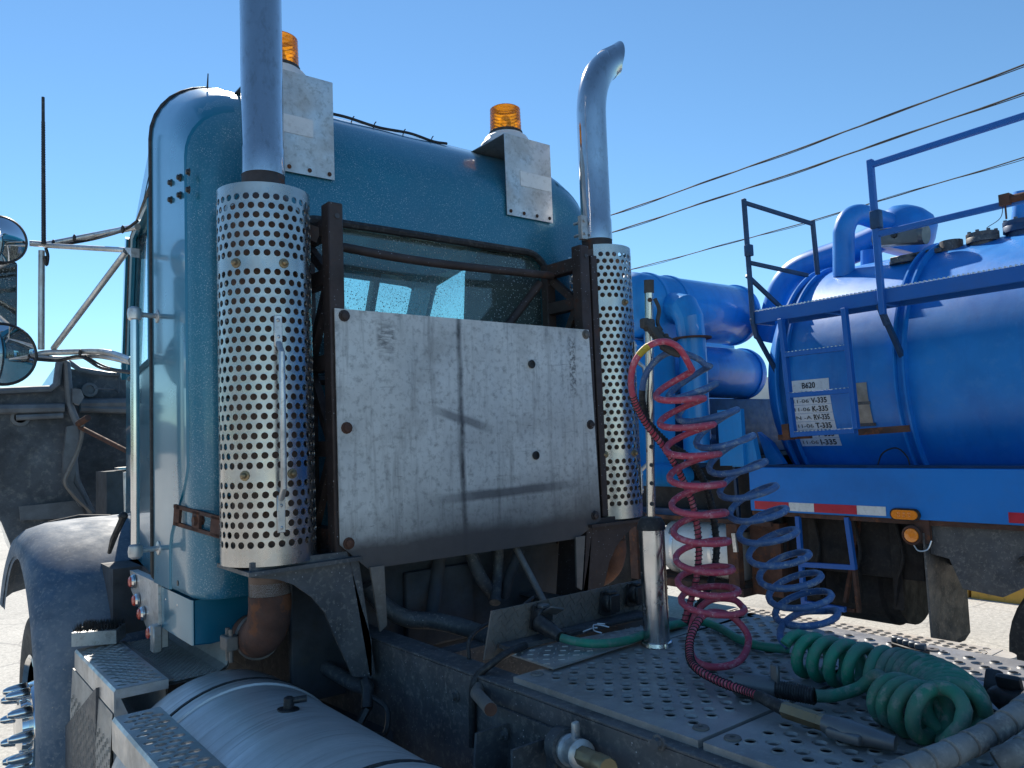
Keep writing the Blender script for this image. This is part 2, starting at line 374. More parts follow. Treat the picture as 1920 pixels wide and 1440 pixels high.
def glass(name, tint, dust_col, amt):
    t = NT(name)
    tp = t.n('ShaderNodeBsdfTransparent'); tp.inputs[0].default_value = (*tint, 1)
    gl = t.n('ShaderNodeBsdfGlossy'); gl.inputs[1].default_value = .03; gl.inputs[0].default_value = (.9, .95, 1, 1)
    fr = t.n('ShaderNodeFresnel'); geo = t.n('ShaderNodeNewGeometry')
    t.l(t.ramp(geo.outputs['Backfacing'], 0, 1, 1.5, 1/1.5), fr.inputs[0])      # thin pane: no total reflection inside
    m1 = t.n('ShaderNodeMixShader'); t.l(fr.outputs[0], m1.inputs[0]); t.l(tp.outputs[0], m1.inputs[1]); t.l(gl.outputs[0], m1.inputs[2])
    df = t.n('ShaderNodeBsdfDiffuse'); df.inputs[0].default_value = (*dust_col, 1)
    sp = t.ramp(t.voro(75), .26, .14)
    hz = t.ramp(t.noise(2.5, 5, .6), .3, .75, amt*.5, amt*1.5)
    f = t.math('MINIMUM', t.math('ADD', t.math('MULTIPLY', sp, t.ramp(t.noise(8, 3, .6), .35, .6, .2, .9)), hz), 1.0)
    m2 = t.n('ShaderNodeMixShader'); t.l(f, m2.inputs[0]); t.l(m1.outputs[0], m2.inputs[1]); t.l(df.outputs[0], m2.inputs[2])
    t.l(m2.outputs[0], t.out.inputs[0]); return t.m
M['rear_glass'] = glass('dusty_rear_glass', (.80, .95, .92), (.32, .40, .42), .14)
M['clear_glass'] = glass('window_glass', (.90, .98, .97), (.4, .45, .47), .03)
def guard_plate():
    # headache plate: worn aluminium sheet with fixed scuffs and soot marks (object x across, z up)
    t = NT('headache_plate_aluminium'); ax = t.axis(); X, Z = ax[0], ax[2]
    wob = t.ramp(t.noise(7, 4, .6), 0, 1, -.02, .02)
    base = t.mix(t.ramp(t.noise(4, 6, .65), .3, .72), (.50, .495, .48), (.74, .73, .70))
    base = t.mix(t.math('MULTIPLY', t.ramp(t.noise(42, 4, .7), .50, .68), .6), base, (.20, .20, .195))
    sv = t.coord((26, 26, 2.2)); base = t.mix(t.math('MULTIPLY', t.ramp(t.noise(1, 6, .7, sv), .52, .72), .6), base, (.17, .165, .16))
    sx = t.coord((3.5, 3.5, 46), (0, .95, 0)); base = t.mix(t.math('MULTIPLY', t.ramp(t.noise(1, 6, .72, sx), .63, .70), .55), base, (.12, .12, .125))
    sb = t.noise(3.2, 6, .7); base = t.mix(t.math('MULTIPLY', t.ramp(sb, .52, .68), .5), base, (.27, .255, .235))
    sh = t.coord((2.0, 2, 30), (0, .25, 0)); base = t.mix(t.math('MULTIPLY', t.ramp(t.noise(1, 6, .72, sh), .62, .72), .5), base, (.16, .16, .165))
    sq = t.coord((9, 9, 48), (0, -.5, 0)); base = t.mix(t.math('MULTIPLY', t.ramp(t.noise(1, 5, .7, sq), .66, .72), .6), base, (.11, .11, .12))
    def band(axv, c, w, soft, wobble=1.0):
        d = t.math('ABSOLUTE', t.math('SUBTRACT', t.math('ADD', axv, t.math('MULTIPLY', wob, wobble)), c))
        return t.ramp(d, w+soft, w)
    def within(axv, a, b, s): return t.math('MULTIPLY', t.ramp(axv, a, a+s), t.ramp(axv, b, b-s))
    crease = t.math('MULTIPLY', band(X, -.092, .003, .012, .5), t.ramp(t.noise(16, 4, .6), .3, .6, .35, .95))
    hz = t.math('MULTIPLY', t.math('MULTIPLY', band(t.math('SUBTRACT', Z, t.math('MULTIPLY', X, .02)), .155, .010, .012, .4), within(X, -.27, .50, .25)), .8)
    patch = t.math('MULTIPLY', t.math('MULTIPLY', within(X, -.425, -.345, .015), within(Z, .61, .79, .10)), t.ramp(t.noise(1, 6, .7, t.coord((20, 20, 95))), .42, .56, .0, .85))
    patch2 = t.math('MULTIPLY', t.math('MULTIPLY', within(X, .43, .475, .01), within(Z, .50, .77, .06)), t.ramp(t.noise(70, 4, .6), .44, .56, .0, .75))
    diag = t.math('MULTIPLY', t.math('MULTIPLY', band(t.math('ADD', Z, t.math('MULTIPLY', X, .30)), .398, .010, .012, .8), within(X, -.24, .06, .09)), .65)
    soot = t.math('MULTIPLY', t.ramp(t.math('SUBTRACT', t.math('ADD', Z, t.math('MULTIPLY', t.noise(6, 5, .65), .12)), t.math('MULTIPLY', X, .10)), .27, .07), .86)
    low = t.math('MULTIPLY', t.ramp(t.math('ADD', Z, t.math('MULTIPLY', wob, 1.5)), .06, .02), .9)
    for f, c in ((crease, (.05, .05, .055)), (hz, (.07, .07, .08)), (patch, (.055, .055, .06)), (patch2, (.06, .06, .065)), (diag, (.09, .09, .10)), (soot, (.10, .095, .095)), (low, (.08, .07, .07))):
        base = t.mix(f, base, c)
    t.col(base); t.b.inputs['Metallic'].default_value = .3
    t.l(t.ramp(t.noise(9, 4, .6), .3, .7, .45, .68), t.b.inputs['Roughness'])
    t.bump(t.math('ADD', t.math('MULTIPLY', t.noise(30, 5, .65), .12), t.math('MULTIPLY', t.noise(2.4, 2, .5), 1.0)), .35, .02); return t.m
M['plate'] = guard_plate()
def ground_mat():
    t = NT('worn_asphalt')
    c = t.mix(t.ramp(t.noise(.5, 6, .62), .3, .7), (.43, .41, .37), (.56, .53, .475))
    c = t.mix(t.math('MULTIPLY', t.ramp(t.noise(26, 5, .75), .46, .66), .6), c, (.20, .19, .17))
    c = t.mix(t.math('MULTIPLY', t.ramp(t.noise(33, 4, .75), .56, .68), .8), c, (.78, .75, .68))
    c = t.mix(t.math('MULTIPLY', t.ramp(t.noise(1.3, 7, .7), .56, .70), .4), c, (.26, .245, .22))
    c = t.mix(t.math('MULTIPLY', t.ramp(t.noise(.35, 4, .6), .58, .66), .35), c, (.22, .21, .2))
    cr = t.voro(.55, t.mix(.12, t.tc.outputs['Object'], t.n('ShaderNodeTexNoise').outputs['Color']), 'DISTANCE_TO_EDGE')
    c = t.mix(t.math('MULTIPLY', t.ramp(cr, .006, .001), .5), c, (.2, .19, .18))
    t.col(c); t.b.inputs['Roughness'].default_value = .9
    t.bump(t.noise(60, 4, .7), .6, .006); return t.m
M['ground'] = ground_mat()

# ================================================================== SETTING
g = MB(); g.box(-900, 900, -900, 900, -.4, 0); tag(g.build('ground', M['ground'], smooth=0), kind='structure')
hl = MB()
prof = []
for i in range(61):
    a = -40+i*2.2; d = 900
    h = 50+34*noise.noise(Vector((i*.16, 3.3, 0)))+16*noise.noise(Vector((i*.5, 1.3, 0)))
    prof.append((a, d, max(6, h)))
vs = []; fs = []
for a, d, h in prof:
    x, y = d*math.sin(rad(a)), d*math.cos(rad(a))
    vs += [(x*.92, y*.92, -2), (x, y, h), (x*1.2, y*1.2, -2)]
for i in range(60):
    for k in range(2): fs.append((i*3+k, (i+1)*3+k, (i+1)*3+k+1, i*3+k+1))
hl.add(vs, fs); tag(hl.build('hills', M['hill'], smooth=60), kind='structure')

# ================================================================== TRACTOR
TR = thing('tractor_truck', 'teal conventional tractor truck with twin perforated exhaust stacks and its hood tilted open', 'truck', (0, 2.4, 0))
# ---- cab shell, rear section
def rrect(hw, z0, z1, rt, rb, k, y):
    pts = []
    for cx, cz, r, a0 in ((hw-rt, z1-rt, rt, 0), (-hw+rt, z1-rt, rt, 90), (-hw+rb, z0+rb, rb, 180), (hw-rb, z0+rb, rb, 270)):
        for i in range(k):
            a = rad(a0+90*i/(k-1)); pts.append(Vector((cx+r*math.cos(a), y, cz+r*math.sin(a))))
    return pts
K = 9
body = MB()
rings = []
BR = ((3.04, .915, 3.165, .25), (2.93, .915, 3.125, .25), (2.85, .915, 3.085, .24), (2.77, .915, 3.045, .23), (2.71, .915, 3.008, .22), (2.665, .915, 2.968, .21), (2.635, .915, 2.93, .20), (2.605, .907, 2.89, .19), (2.582, .892, 2.85, .18), (2.567, .870, 2.81, .165), (2.56, .838, 2.775, .145))
for y, hw, zt, rt in BR:
    rings.append(rrect(hw, 1.275, zt, rt, .03, K, y))
body.loft(rings)
win = [Vector((p.x, 2.56, p.z)) for p in rrect(.60, 1.98, 2.555, .12, .08, K, 2.56)]
body.loft([rings[-1], win]); body.loft([win, [p+Vector((0, .05, 0)) for p in win]])
cab = body.build('cab_body', M['teal_dusty'], TR, smooth=50)
gk = MB(); gk.tube(rrect(.60, 1.98, 2.555, .12, .08, K, 2.553), .016, 8, closed=True); gk.build('window_seal', M['rubber'], cab)
rg = MB(); rg.prism([p+Vector((0, .03, 0)) for p in rrect(.60, 1.98, 2.555, .12, .08, K, 2.55)], (0, .006, 0)); rg.build('rear_window', M['rear_glass'], cab, smooth=0)
# raised left and right side panels
def bprof(y):
    for A, B in zip(BR, BR[1:]):
        if B[0] <= y <= A[0]:
            t = (A[0]-y)/(A[0]-B[0]); return [A[i]+(B[i]-A[i])*t for i in range(1, 4)]
    return BR[0][1:]
def yend(z):
    if z > 1.70: return 2.622
    if z > 1.42: t = (1.70-z)/.28; return 2.622+.205*(t*t*(3-2*t))
    return 2.827
for s in (-1, 1):
    rows = []
    zs = [1.285, 1.36, 1.42, 1.47, 1.52, 1.57, 1.62, 1.66, 1.70, 1.9, 2.2, 2.5, 2.7]
    for k in range(len(zs)+9):
        row = []
        y1 = yend(zs[k]) if k < len(zs) else 2.622
        for j, off in ((0, .006), (1, .006), (2, .006), (3, .006), (4, .006), (4, -.002)):
            y = 3.03+(y1-3.03)*j/4 + (.006 if (j == 4 and off > 0) else 0); hw, zt, rt = bprof(y)
            if k < len(zs): x, z = hw+off, min(zs[k], zt-rt)
            else: a = rad(80)*(k-len(zs))/8; x, z = hw-rt+(rt+off)*math.cos(a), zt-rt+(rt+off)*math.sin(a)
            row.append(Vector((x*s, y, z)))
        rows.append(row)
    sp = MB(); sp.loft(rows, closed=False); sp.build('side_panel', M['teal'], TR, smooth=35)
gs = MB()
gp = rrect(.919, 1.29, 3.169, .25, .03, K, 3.045)
gs.tube(gp, .0105, 8, closed=True); gs.build('cab_seam_gasket', M['rubber'], TR)
# bolts on the left side panel
for c in ((-0.921, 2.774, 2.675), (-0.921, 2.666, 2.662), (-0.921, 2.564, 2.650), (-0.921, 2.775, 2.615), (-0.921, 2.667, 2.602), (-0.921, 2.565, 2.592)):
    b = MB(); b.lathe([(.0135, 0), (.013, .003), (.0095, .0035), (.009, .010), (.006, .012), (0, .012)], c, (-1, 0, 0), 12)
    b.build('side_bolt', M['plastic_black'], TR)
# ---- cab shell, front section (doors, roof, windscreen)
fr = MB()
def dx(y): return .905-(y-3.05)*.125
DW = [(3.14, 2.10), (3.14, 2.72), (3.75, 2.72), (3.98, 2.16), (3.98, 2.10)]
def door_wall(s):
    out = [(3.05, 1.29), (3.05, 3.0), (3.92, 2.74), (4.18, 2.14), (4.22, 1.29)]
    for i in (0, .03):
        fr.loft([[Vector(((dx(a)-i)*s, a, b)) for a, b in q] for q in (out, DW)])
    fr.loft([[Vector(((dx(a)-i)*s, a, b)) for a, b in DW] for i in (0, .03)])
for s in (-1, 1): door_wall(s)
# roof from the raised back down to the windscreen header
rf = []
for y, z, rt in ((3.03, 3.13, .24), (3.2, 3.08, .23), (3.5, 2.97, .20), (3.8, 2.86, .16), (3.95, 2.79, .12), (3.98, 2.73, .06)):
    row = []; hw = dx(y)+.002
    for i in range(13):
        t = i/12
        if t < .25:
            a = rad(180-90*t/.25); row.append(Vector((-hw+rt+rt*math.cos(a), y, z-rt+rt*math.sin(a))))
        elif t > .75:
            a = rad(90-90*(t-.75)/.25); row.append(Vector((hw-rt+rt*math.cos(a), y, z-rt+rt*math.sin(a))))
        else: row.append(Vector((-hw+rt+(2*hw-2*rt)*(t-.25)/.5, y, z+.02*math.sin(PI*(t-.25)/.5))))
    rf.append(row)
fr.loft(rf, closed=False); fr.loft([[p-Vector((0, 0, .05)) for p in r] for r in rf], closed=False)
fr.box(-.75, .75, 4.16, 4.24, 1.29, 2.16); fr.box(-.76, .76, 4.0, 4.2, 2.08, 2.14)
for s in (-1, 1): fr.bar((.80*s, 3.93, 2.76), (.77*s, 4.18, 2.12), .035, .06)
fr.build('cab_front', M['teal'], TR, smooth=35)
def dp(y, z, o): return (-(dx(y)+o), y, z)
dl = MB(); dl.tube([dp(3.09, 1.30, .006), dp(3.09, 2.74, .006), dp(3.13, 2.77, .004), dp(3.90, 2.745, .004), dp(4.1, 2.2, .004)], .010, 6); dl.build('door_seal', M['rubber'], TR)
df = MB(); df.tube([dp(a, b, .004) for a, b in DW], .014, 6, closed=True); dfo = df.build('door_window_frame', M['teal'], TR)
dg = MB(); dg.prism([dp(a, b, -.015) for a, b in DW], (.005, 0, 0)); dg.build('window_pane', M['clear_glass'], dfo, smooth=0)
dg = MB(); dg.prism([(-dp(a, b, -.015)[0], a, b) for a, b in DW], (-.005, 0, 0)); dg.build('window_pane', M['clear_glass'], TR, smooth=0)
for s in (-1, 1):
    wsc = MB(); wsc.bar((.52*s, 3.955, 2.75), (.50*s, 4.18, 2.12), .035, .05); wsc.build('windscreen_bar', M['plastic_black'], TR)
wsc = MB(); wsc.bar((-.78, 3.965, 2.755), (.78, 3.965, 2.755), .05, .04); wsc.build('windscreen_header', M['plastic_black'], TR)
for a, b in ((-.78, -.53), (-.49, .49), (.53, .78)):
    wg = MB(); wg.prism([(a, 3.955, 2.745), (b, 3.955, 2.745), (b, 4.17, 2.13), (a, 4.17, 2.13)], (0, .005, .002)); wg.build('windscreen_pane', M['clear_glass'], TR, smooth=0)
# interior
it = MB(); it.box(-.87, .87, 2.70, 3.3, 1.30, 1.34); it.box(-.76, .76, 3.3, 4.15, 1.31, 1.35); it.box(-.72, .72, 3.86, 4.14, 1.5, 2.07, .03)
for s in (-1, 1): it.box(.862*s, .872*s, 2.72, 3.12, 1.3, 2.85)
it.box(-.80, .80, 2.72, 3.1, 2.88, 2.90); it.box(-.79, .79, 3.1, 3.5, 2.80, 2.81); it.box(-.84, .84, 2.60, 2.615, 1.3, 1.96)
it.box(-.78, .78, 2.61, 2.63, 2.59, 2.80)
for s in (-1, 1): it.box(.875*s, .885*s, 2.95, 3.2, 2.68, 2.98)
it.box(-.86, .86, 3.0, 3.02, 2.86, 2.97)
it.build('cab_interior', M['interior'], TR, smooth=0)
for s in (-1, 1):
    st = MB(); sx = .60 if s > 0 else -.56
    st.obox((sx, 3.06, 1.72), (.5, .5, .14), None, .04); st.obox((sx, 2.86, 2.16), (.48, .15, .84), Matrix.Rotation(rad(6), 3, 'X'), .07)
    st.obox((sx, 2.82, 2.55), (.36, .12, .16), None, .05); st.build('seat', M['seat'], TR)
# lower skirt of the cab side with round marker lamps
sk = MB()
sk.prism([(-.915, 3.0, 1.285), (-.915, 3.42, 1.285), (-.915, 3.40, 1.21), (-.915, 3.07, 1.06), (-.915, 2.99, 1.06)], (.03, 0, 0))
skt = sk.build('cab_side_skirt', M['alu'], TR, smooth=20)
for c in ((-0.918, 3.333, 1.253), (-0.918, 3.275, 1.189), (-0.918, 3.194, 1.151), (-0.918, 3.065, 1.102)):
    b = MB(); b.lathe([(.027, 0), (.027, .008), (.021, .014)], c, (-1, 0, 0), 18); h = b.build('marker_lamp', M['bright'], TR)
    b = MB(); b.lathe([(.0205, .012), (.0195, .018), (.013, .022), (0, .023)], c, (-1, 0, 0), 18); b.build('lamp_lens', M['red_lens'], h)
lat = MB(); lat.box(-.935, -.905, 2.985, 3.03, 1.045, 1.14, .004); lat.cyl((-.937, 3.008, 1.065), (-.90, 3.008, 1.065), .008, n=8); lat.build('skirt_latch', M['step'], TR)
for s in (-1, 1):
    bx = MB(); sec = [(.905, 1.272), (.50, 1.272), (.505, 1.245), (.53, 1.20), (.60, 1.165), (.72, 1.135), (.85, 1.125), (.905, 1.13)]
    bx.loft([[Vector(((.50+(x-.50)*k)*s, y, 1.272+(z-1.272)*k)) for x, z in sec] for y, k in ((2.635, .975), (2.63, .99), (2.64, 1.0), (3.0, 1.0))], cap0=True, cap1=True)
    q = bx.build('cab_corner_fairing', M['teal'], TR, smooth=28)
    for y, z in ((2.94, 1.235), (2.80, 1.235)):
        b = MB(); b.sphere((.90*s, y, z), .010, (.6, 1, 1), 10, 6); b.build('rivet', M['bright'], q)
    b = MB(); b.sphere((.60*s, 2.632, 1.235), .010, (1, .6, 1), 10, 6); b.build('rivet', M['bright'], q)
    for y in (2.75, 2.9):
        b = MB(); b.cyl((.90*s, y, 1.315), (.905*s+.012*s, y, 1.315), .010, n=6); b.build('body_bolt', M['plastic_black'], TR)
fl = MB(); fl.box(-.84, .84, 2.66, 4.1, 1.20, 1.28); fl.box(-.30, .30, 2.75, 4.4, .55, 1.2); fl.box(-.42, .42, 3.05, 3.2, .5, 1.2)
fl.tube([(-.28, 2.75, .75), (-.28, 2.2, .78)], .17, 14); fl.build('cab_floor_and_gearbox', M['dark'], TR)
# roof cable along the rear roof edge
rc = MB(); rc.tube(catmull([(-.33, 2.80, 3.075), (-.24, 2.79, 3.072), (-.1, 2.785, 3.06), (.05, 2.785, 3.068), (.17, 2.79, 3.06), (.25, 2.80, 3.07)], 8), .006, 6)
for x in (-.22, -.12, .02, .16): rc.tube([(x-.008, 2.78, 3.045), (x, 2.78, 3.07), (x+.008, 2.782, 3.08)], .0025, 5)
rc.build('roof_wiring', M['rubber'], TR)
an = MB(); an.tube([(-0.772, 2.850, 3.078), (-0.769, 2.850, 3.136)], [.0035, .002], 6); an.build('stub_antenna', M['plastic_black'], TR)
# ---- grab rail
gr = MB(); gr.cyl((-1.0, 2.95, 1.425), (-1.0, 2.945, 2.225), .0145, n=16); gro = gr.build('grab_rail', M['bright'], TR)
for z in (1.412, 2.238):
    b = MB(); b.lathe([(.012, -.026), (.022, -.018), (.0245, 0), (.022, .018), (.012, .026)], (-1.0, 2.948, z), (0, 0, 1), 18)
    b.cyl((-1.0, 2.948, z), (-.915, 2.965, z), .009, n=10); b.lathe([(.026, 0), (.024, .008), (.012, .012)], (-.916, 2.965, z), (-1, 0, 0), 18)
    b.build('rail_stanchion', M['alu'], gro)
# ---- exhaust stacks
def stack(s):
    cx, cy = .745*s, 2.385; R = .1425; z0 = 1.405; nv = 40; pv = .0289; top = z0+nv*pv
    ex = MB(); ex.cyl((cx, cy, 1.42), (cx, cy, 2.50), .108, n=28); ex.cyl((cx, cy, 1.28), (cx, cy, 1.36), .062, n=24); ex.lathe([(.108, 2.48), (.085, 2.53), (.066, 2.555)], (cx, cy, 0), n=28)
    mf = ex.build('muffler', M['muffler'], TR)
    gd = MB()
    if s < 0: a_start, nu = 0.0, 30
    else: a_start, nu = rad(218), 21
    pu = 2*PI*R/30
    def fm(u, v, w):
        a = a_start+u/R; return Vector((cx+(R+w)*math.cos(a), cy+(R+w)*math.sin(a), z0+.02+v))
    blank = (0, 12, 13, 14) if False else ()
    skipf = lambda i, j: j in (0, 8, 30, 38)
    gd.perf(fm, nu, nv-1, pu, pv, .0102, .0035, skip=skipf)
    def strip(za, zb):
        n_ = nu*2
        gd.add([fm(u*pu/2, z-z0-.02, 0) for z in (za, zb) for u in range(n_+1)], [(k, k+1, n_+2+k, n_+1+k) for k in range(n_)])
    strip(z0, z0+.02)
    e0, e1 = [fm(0, z-z0-.02, 0) for z in (z0, top)], None
    gdo = gd.build('perforated_guard', M['guard'], TR, smooth=30)
    def at(a, z, r=R): return Vector((cx+r*math.cos(a), cy+r*math.sin(a), z))
    for a, z in ((rad(214), 2.306), (rad(272), 2.306), (rad(222), 1.671), (rad(278), 1.671)):
        p = at(a, z); q = at(a, z, R+.022); b = MB(); b.lathe([(.016, -.002), (.015, .003), (.009, .004), (.0085, .014), (.004, .018)], p, q-p, 10); b.build('guard_bolt', M['brass'], gdo)
    # grab handle on the guard
    a = rad(263 if s < 0 else 300)
    if s < 0: pts = [at(a, 2.145, R+.004), at(a, 2.06, R+.006), at(a, 2.03, R+.040), at(a, 1.63, R+.040), at(a, 1.60, R+.006), at(a, 1.50, R+.004)]
    else: pts = [at(a, 2.145, R+.004), at(a, 2.06, R+.006), at(a, 2.03, R+.04), at(a, 1.63, R+.04), at(a, 1.60, R+.006), at(a, 1.50, R+.004)]
    h = MB(); h.tube(pts[1:5], .0095, 10)
    h.bar(pts[0], pts[1]+Vector((0, 0, -.01)), .024, .006, (math.cos(a), math.sin(a), 0), .002); h.bar(pts[4]+Vector((0, 0, .01)), pts[5], .024, .006, (math.cos(a), math.sin(a), 0), .002)
    for z in (2.13, 2.08, 1.58, 1.515): p = at(a, z, R+.006); h.sphere(p, .006, (1, 1, 1), 8, 6)
    h.build('guard_handle', M['alu'], gdo)
    cl = MB(); cl.lathe([(.070, 2.545), (.0665, 2.56), (.0665, 2.62), (.0645, 2.625)], (cx, cy, 0), n=28); cl.build('stack_collar', M['heat'], TR)
    pp = MB(); r = .0655
    if s < 0:
        pp.lathe([(r+.002, 2.615), (r+.002, 2.70), (r, 2.705), (r-.001, 4.2), (r-.006, 4.2), (r-.006, 4.1)], (cx, cy, 0), n=32)
    else:
        ctr = [(cx, cy, 2.60), (cx, cy, 2.69), (cx, cy, 2.695), (cx, cy, 2.95), (cx, cy, 3.11), (cx+.003, cy, 3.20), (cx+.018, cy, 3.28), (cx+.05, cy, 3.355), (cx+.095, cy, 3.41), (cx+.15, cy, 3.45)]
        C2 = ctr[:4]+catmull(ctr[4:], 5); rs = [r+.002, r+.002, r]+[r]*(len(C2)-3)
        o0 = len(pp.v); pp.tube(C2, rs, 32, cap=False)
        # cut the outlet with an upright, slightly tilted plane
        lastc = V(C2[-1])
        for k in range(len(pp.v)-32, len(pp.v)):
            x, y, z = pp.v[k]; d = Vector((.80, 0, .60)); want = lastc.x+.012+(z-lastc.z)*.25
            tt = (want-x)/(d.x-d.z*.25); pp.v[k] = (x+d.x*tt, y, z+d.z*tt)
        ring = [V(p) for p in pp.v[-32:]]; cc = sum(ring, Vector())/32
        pp.loft([ring, [cc+(p-cc)*.94 for p in ring], [cc+(p-cc)*.93-Vector((.10, 0, .06)) for p in ring]])
        pp.add([tuple(cc+(p-cc)*.93-Vector((.10, 0, .06))) for p in ring], [tuple(range(32))])
    po = pp.build('stack_pipe', M['chrome'], TR, smooth=50)
    cb = MB()
    cb.box(cx-.10*1, cx-.062, cy-.012, cy+.012, 2.595, 2.70, .002) if s > 0 else cb.box(cx+.062, cx+.10, cy-.012, cy+.03, 2.595, 2.70, .002)
    for z in (2.62, 2.675): cb.cyl((cx-.085*s, cy-.02, z), (cx-.085*s, cy+.05, z), .007, n=8)
    if s > 0: cb.build('pipe_clamp', M['alu'], TR)
    # elbow below the muffler
    el = MB(); el.lathe([(.062, 1.285), (.062, 1.34)], (cx, cy, 0), n=24); el.build('outlet_sleeve', M['white_metal'] if s < 0 else M['rusty'], TR)
    el = MB(); el.tube(catmull([(cx, cy, 1.30), (cx, cy, 1.255), (cx, cy+.03, 1.195), (cx, cy+.10, 1.155), (cx-.02*s, cy+.22, 1.14), (cx-.10*s, cy+.5, 1.08)], 6), .064, 22); el.build('exhaust_elbow', M['rusty'], TR)
    ub = MB(); ub.lathe([(.072, -.012), (.074, 0), (.072, .012)], (cx-.01*s, cy+.13, 1.15), (0, 1, -.1), 20); ub.box(cx-.02+.082*s, cx+.02+.082*s, cy+.10, cy+.16, 1.125, 1.17, .004)
    ub.cyl((cx+.082*s, cy+.115, 1.09), (cx+.082*s, cy+.115, 1.19), .007, n=8); ub.cyl((cx+.082*s, cy+.145, 1.09), (cx+.082*s, cy+.145, 1.19), .007, n=8)
    ub.build('exhaust_clamp', M['alu_dirty'], TR)
for s in (-1, 1): stack(s)
# ---- brackets that carry the stacks
def mir(p, s): return (-p[0]*s, p[1], p[2])
for s in (-1, 1):
    b = MB(); c = V((-0.844, 2.270, 1.419))
    poly = [(-0.844, 2.270, 1.419), (-0.846, 2.270, 1.378), (-0.766, 2.270, 1.362), (-0.713, 2.270, 1.338), (-0.658, 2.270, 1.293), (-0.616, 2.270, 1.239), (-0.590, 2.270, 1.173), (-0.562, 2.270, 1.110), (-0.528, 2.270, 1.031), (-0.464, 2.270, 1.011), (-0.461, 2.270, 1.130), (-0.495, 2.270, 1.243), (-0.520, 2.270, 1.341), (-0.540, 2.270, 1.417)]
    b.prism([mir(p, s) for p in (poly if s < 0 else poly)], (0, .012, 0))
    b.prism([mir(p, s) for p in ((-.86, 2.24, 1.396), (-.50, 2.24, 1.400), (-.50, 2.52, 1.400), (-.86, 2.52, 1.396))], (0, 0, -.012))
    b.prism([mir(p, s) for p in ((-.47, 2.27, 1.02), (-.45, 2.27, 1.02), (-.50, 2.27, 1.39), (-.53, 2.27, 1.39))], (0, .16, 0))
    b.box(-.85*s if s > 0 else .85, -.88*s if s > 0 else .88, 2.36, 2.5, 1.37, 1.40) if False else None
    b.build('stack_bracket', M['frame_black'] if s < 0 else M['frame_brown'], TR, smooth=0)
for s in (-1, 1):
    h = MB(); h.prism([mir(p, s) for p in ((-.47, 2.25, 1.36), (-.42, 2.25, 1.36), (-.415, 2.25, 1.17), (-.44, 2.25, 1.155))], (0, .008, 0)); h.build('hanger_strap', M['alu_dirty'], TR, smooth=0)
# slotted tie bar from cab side to the left stack
sb = MB(); p, q = V((-0.935, 2.705, 1.544)), V((-0.864, 2.450, 1.510))
sl_ = (q-p); up = Vector((0, 0, 1))
for dz in (-.028, .028): sb.bar(p+Vector((0, 0, dz)), q+Vector((0, 0, dz)), .010, .012)
sb.bar(p, p+sl_*.12, .010, .066); sb.bar(p+sl_*.40, p+sl_*.55, .010, .06); sb.bar(p+sl_*.78, q, .010, .06)
sb.cyl(p+sl_*.47+Vector((-.012, 0, 0)), p+sl_*.47+Vector((.02, 0, 0)), .016, n=6); sb.build('slotted_tie_bar', M['rusty'], TR)
# ---- headache rack
for s in (-1, 1):
    f = MB(); x = (.56 if s > 0 else .550)*s; zt = 2.535
    f.box(x-.026, x+.026, 2.275, 2.330, 1.36, zt, .004); f.box(x-.024, x+.024, 2.49, 2.53, 1.30, zt-.04, .003)
    f.box(x-.024, x+.024, 2.33, 2.49, zt-.10, zt-.045, .002)
    zz = [1.46, 1.74, 2.02, 2.30, zt-.10]
    for i in range(len(zz)-1):
        a, b_ = zz[i], zz[i+1]
        f.bar((x, 2.325, a if i % 2 else b_), (x, 2.495, b_ if i % 2 else a), .026, .030)
        f.box(x-.022, x+.022, 2.33, 2.49, a-.025, a+.025, .002)
    fo = f.build('rack_upright', M['frame_brown'], TR)
    h = MB(); h.lathe([(.0085, 0), (.0085, -.003), (0, -.003)], (x+.004, 2.2745, zt-.045), (0, 1, 0), 12); h.build('bolt_hole', M['dark'], fo)
    e = MB(); e.box(x+.04*s, x+.075*s, 2.28, 2.33, 1.42, 2.50, .003); e.box(x+.02*s, x+.12*s, 2.33, 2.345, 2.28, 2.33, .002); e.box(x+.02*s, x+.12*s, 2.33, 2.345, 1.60, 1.66, .002)
    if s > 0: e.build('rack_side_rail', M['frame_brown'], TR)
    bk = MB(); bk.bar((x+.02*s, 2.36, 2.44), (.62*s, 2.385, 2.46), .02, .05); bk.build('muffler_strap', M['frame_brown'], TR)
rb = MB(); rb.tube(catmull([(-0.446, 2.450, 2.439), (-0.257, 2.450, 2.429), (-0.050, 2.450, 2.425), (0.204, 2.450, 2.429), (0.531, 2.450, 2.437)], 6), .0165, 12); rb.build('rack_crossbar', M['frame_brown'], TR)
rb = MB(); rb.tube([(0.477, 2.470, 2.401), (0.305, 2.470, 2.221), (0.150, 2.470, 2.054)], .0175, 12); rb.build('rack_diagonal', M['frame_brown'], TR)
# headache plate
OX = (0.0, 0, 1.40)
hp = MB()
outl = [(-.567, 2.185), (.550, 2.180), (.571, 1.412), (.437, 1.352), (-.470, 1.354), (-.566, 1.44)]
hp.prism([(a, 2.262, b) for a, b in outl], (0, .005, 0))
hp.prism([(a, 2.252, b) for a, b in ((-.462, 1.420), (.44, 1.412), (.437, 1.350), (-.470, 1.352))], (0, .006, 0)) if False else None
hpo = hp.build('headache_plate', M['plate'], TR, smooth=0)
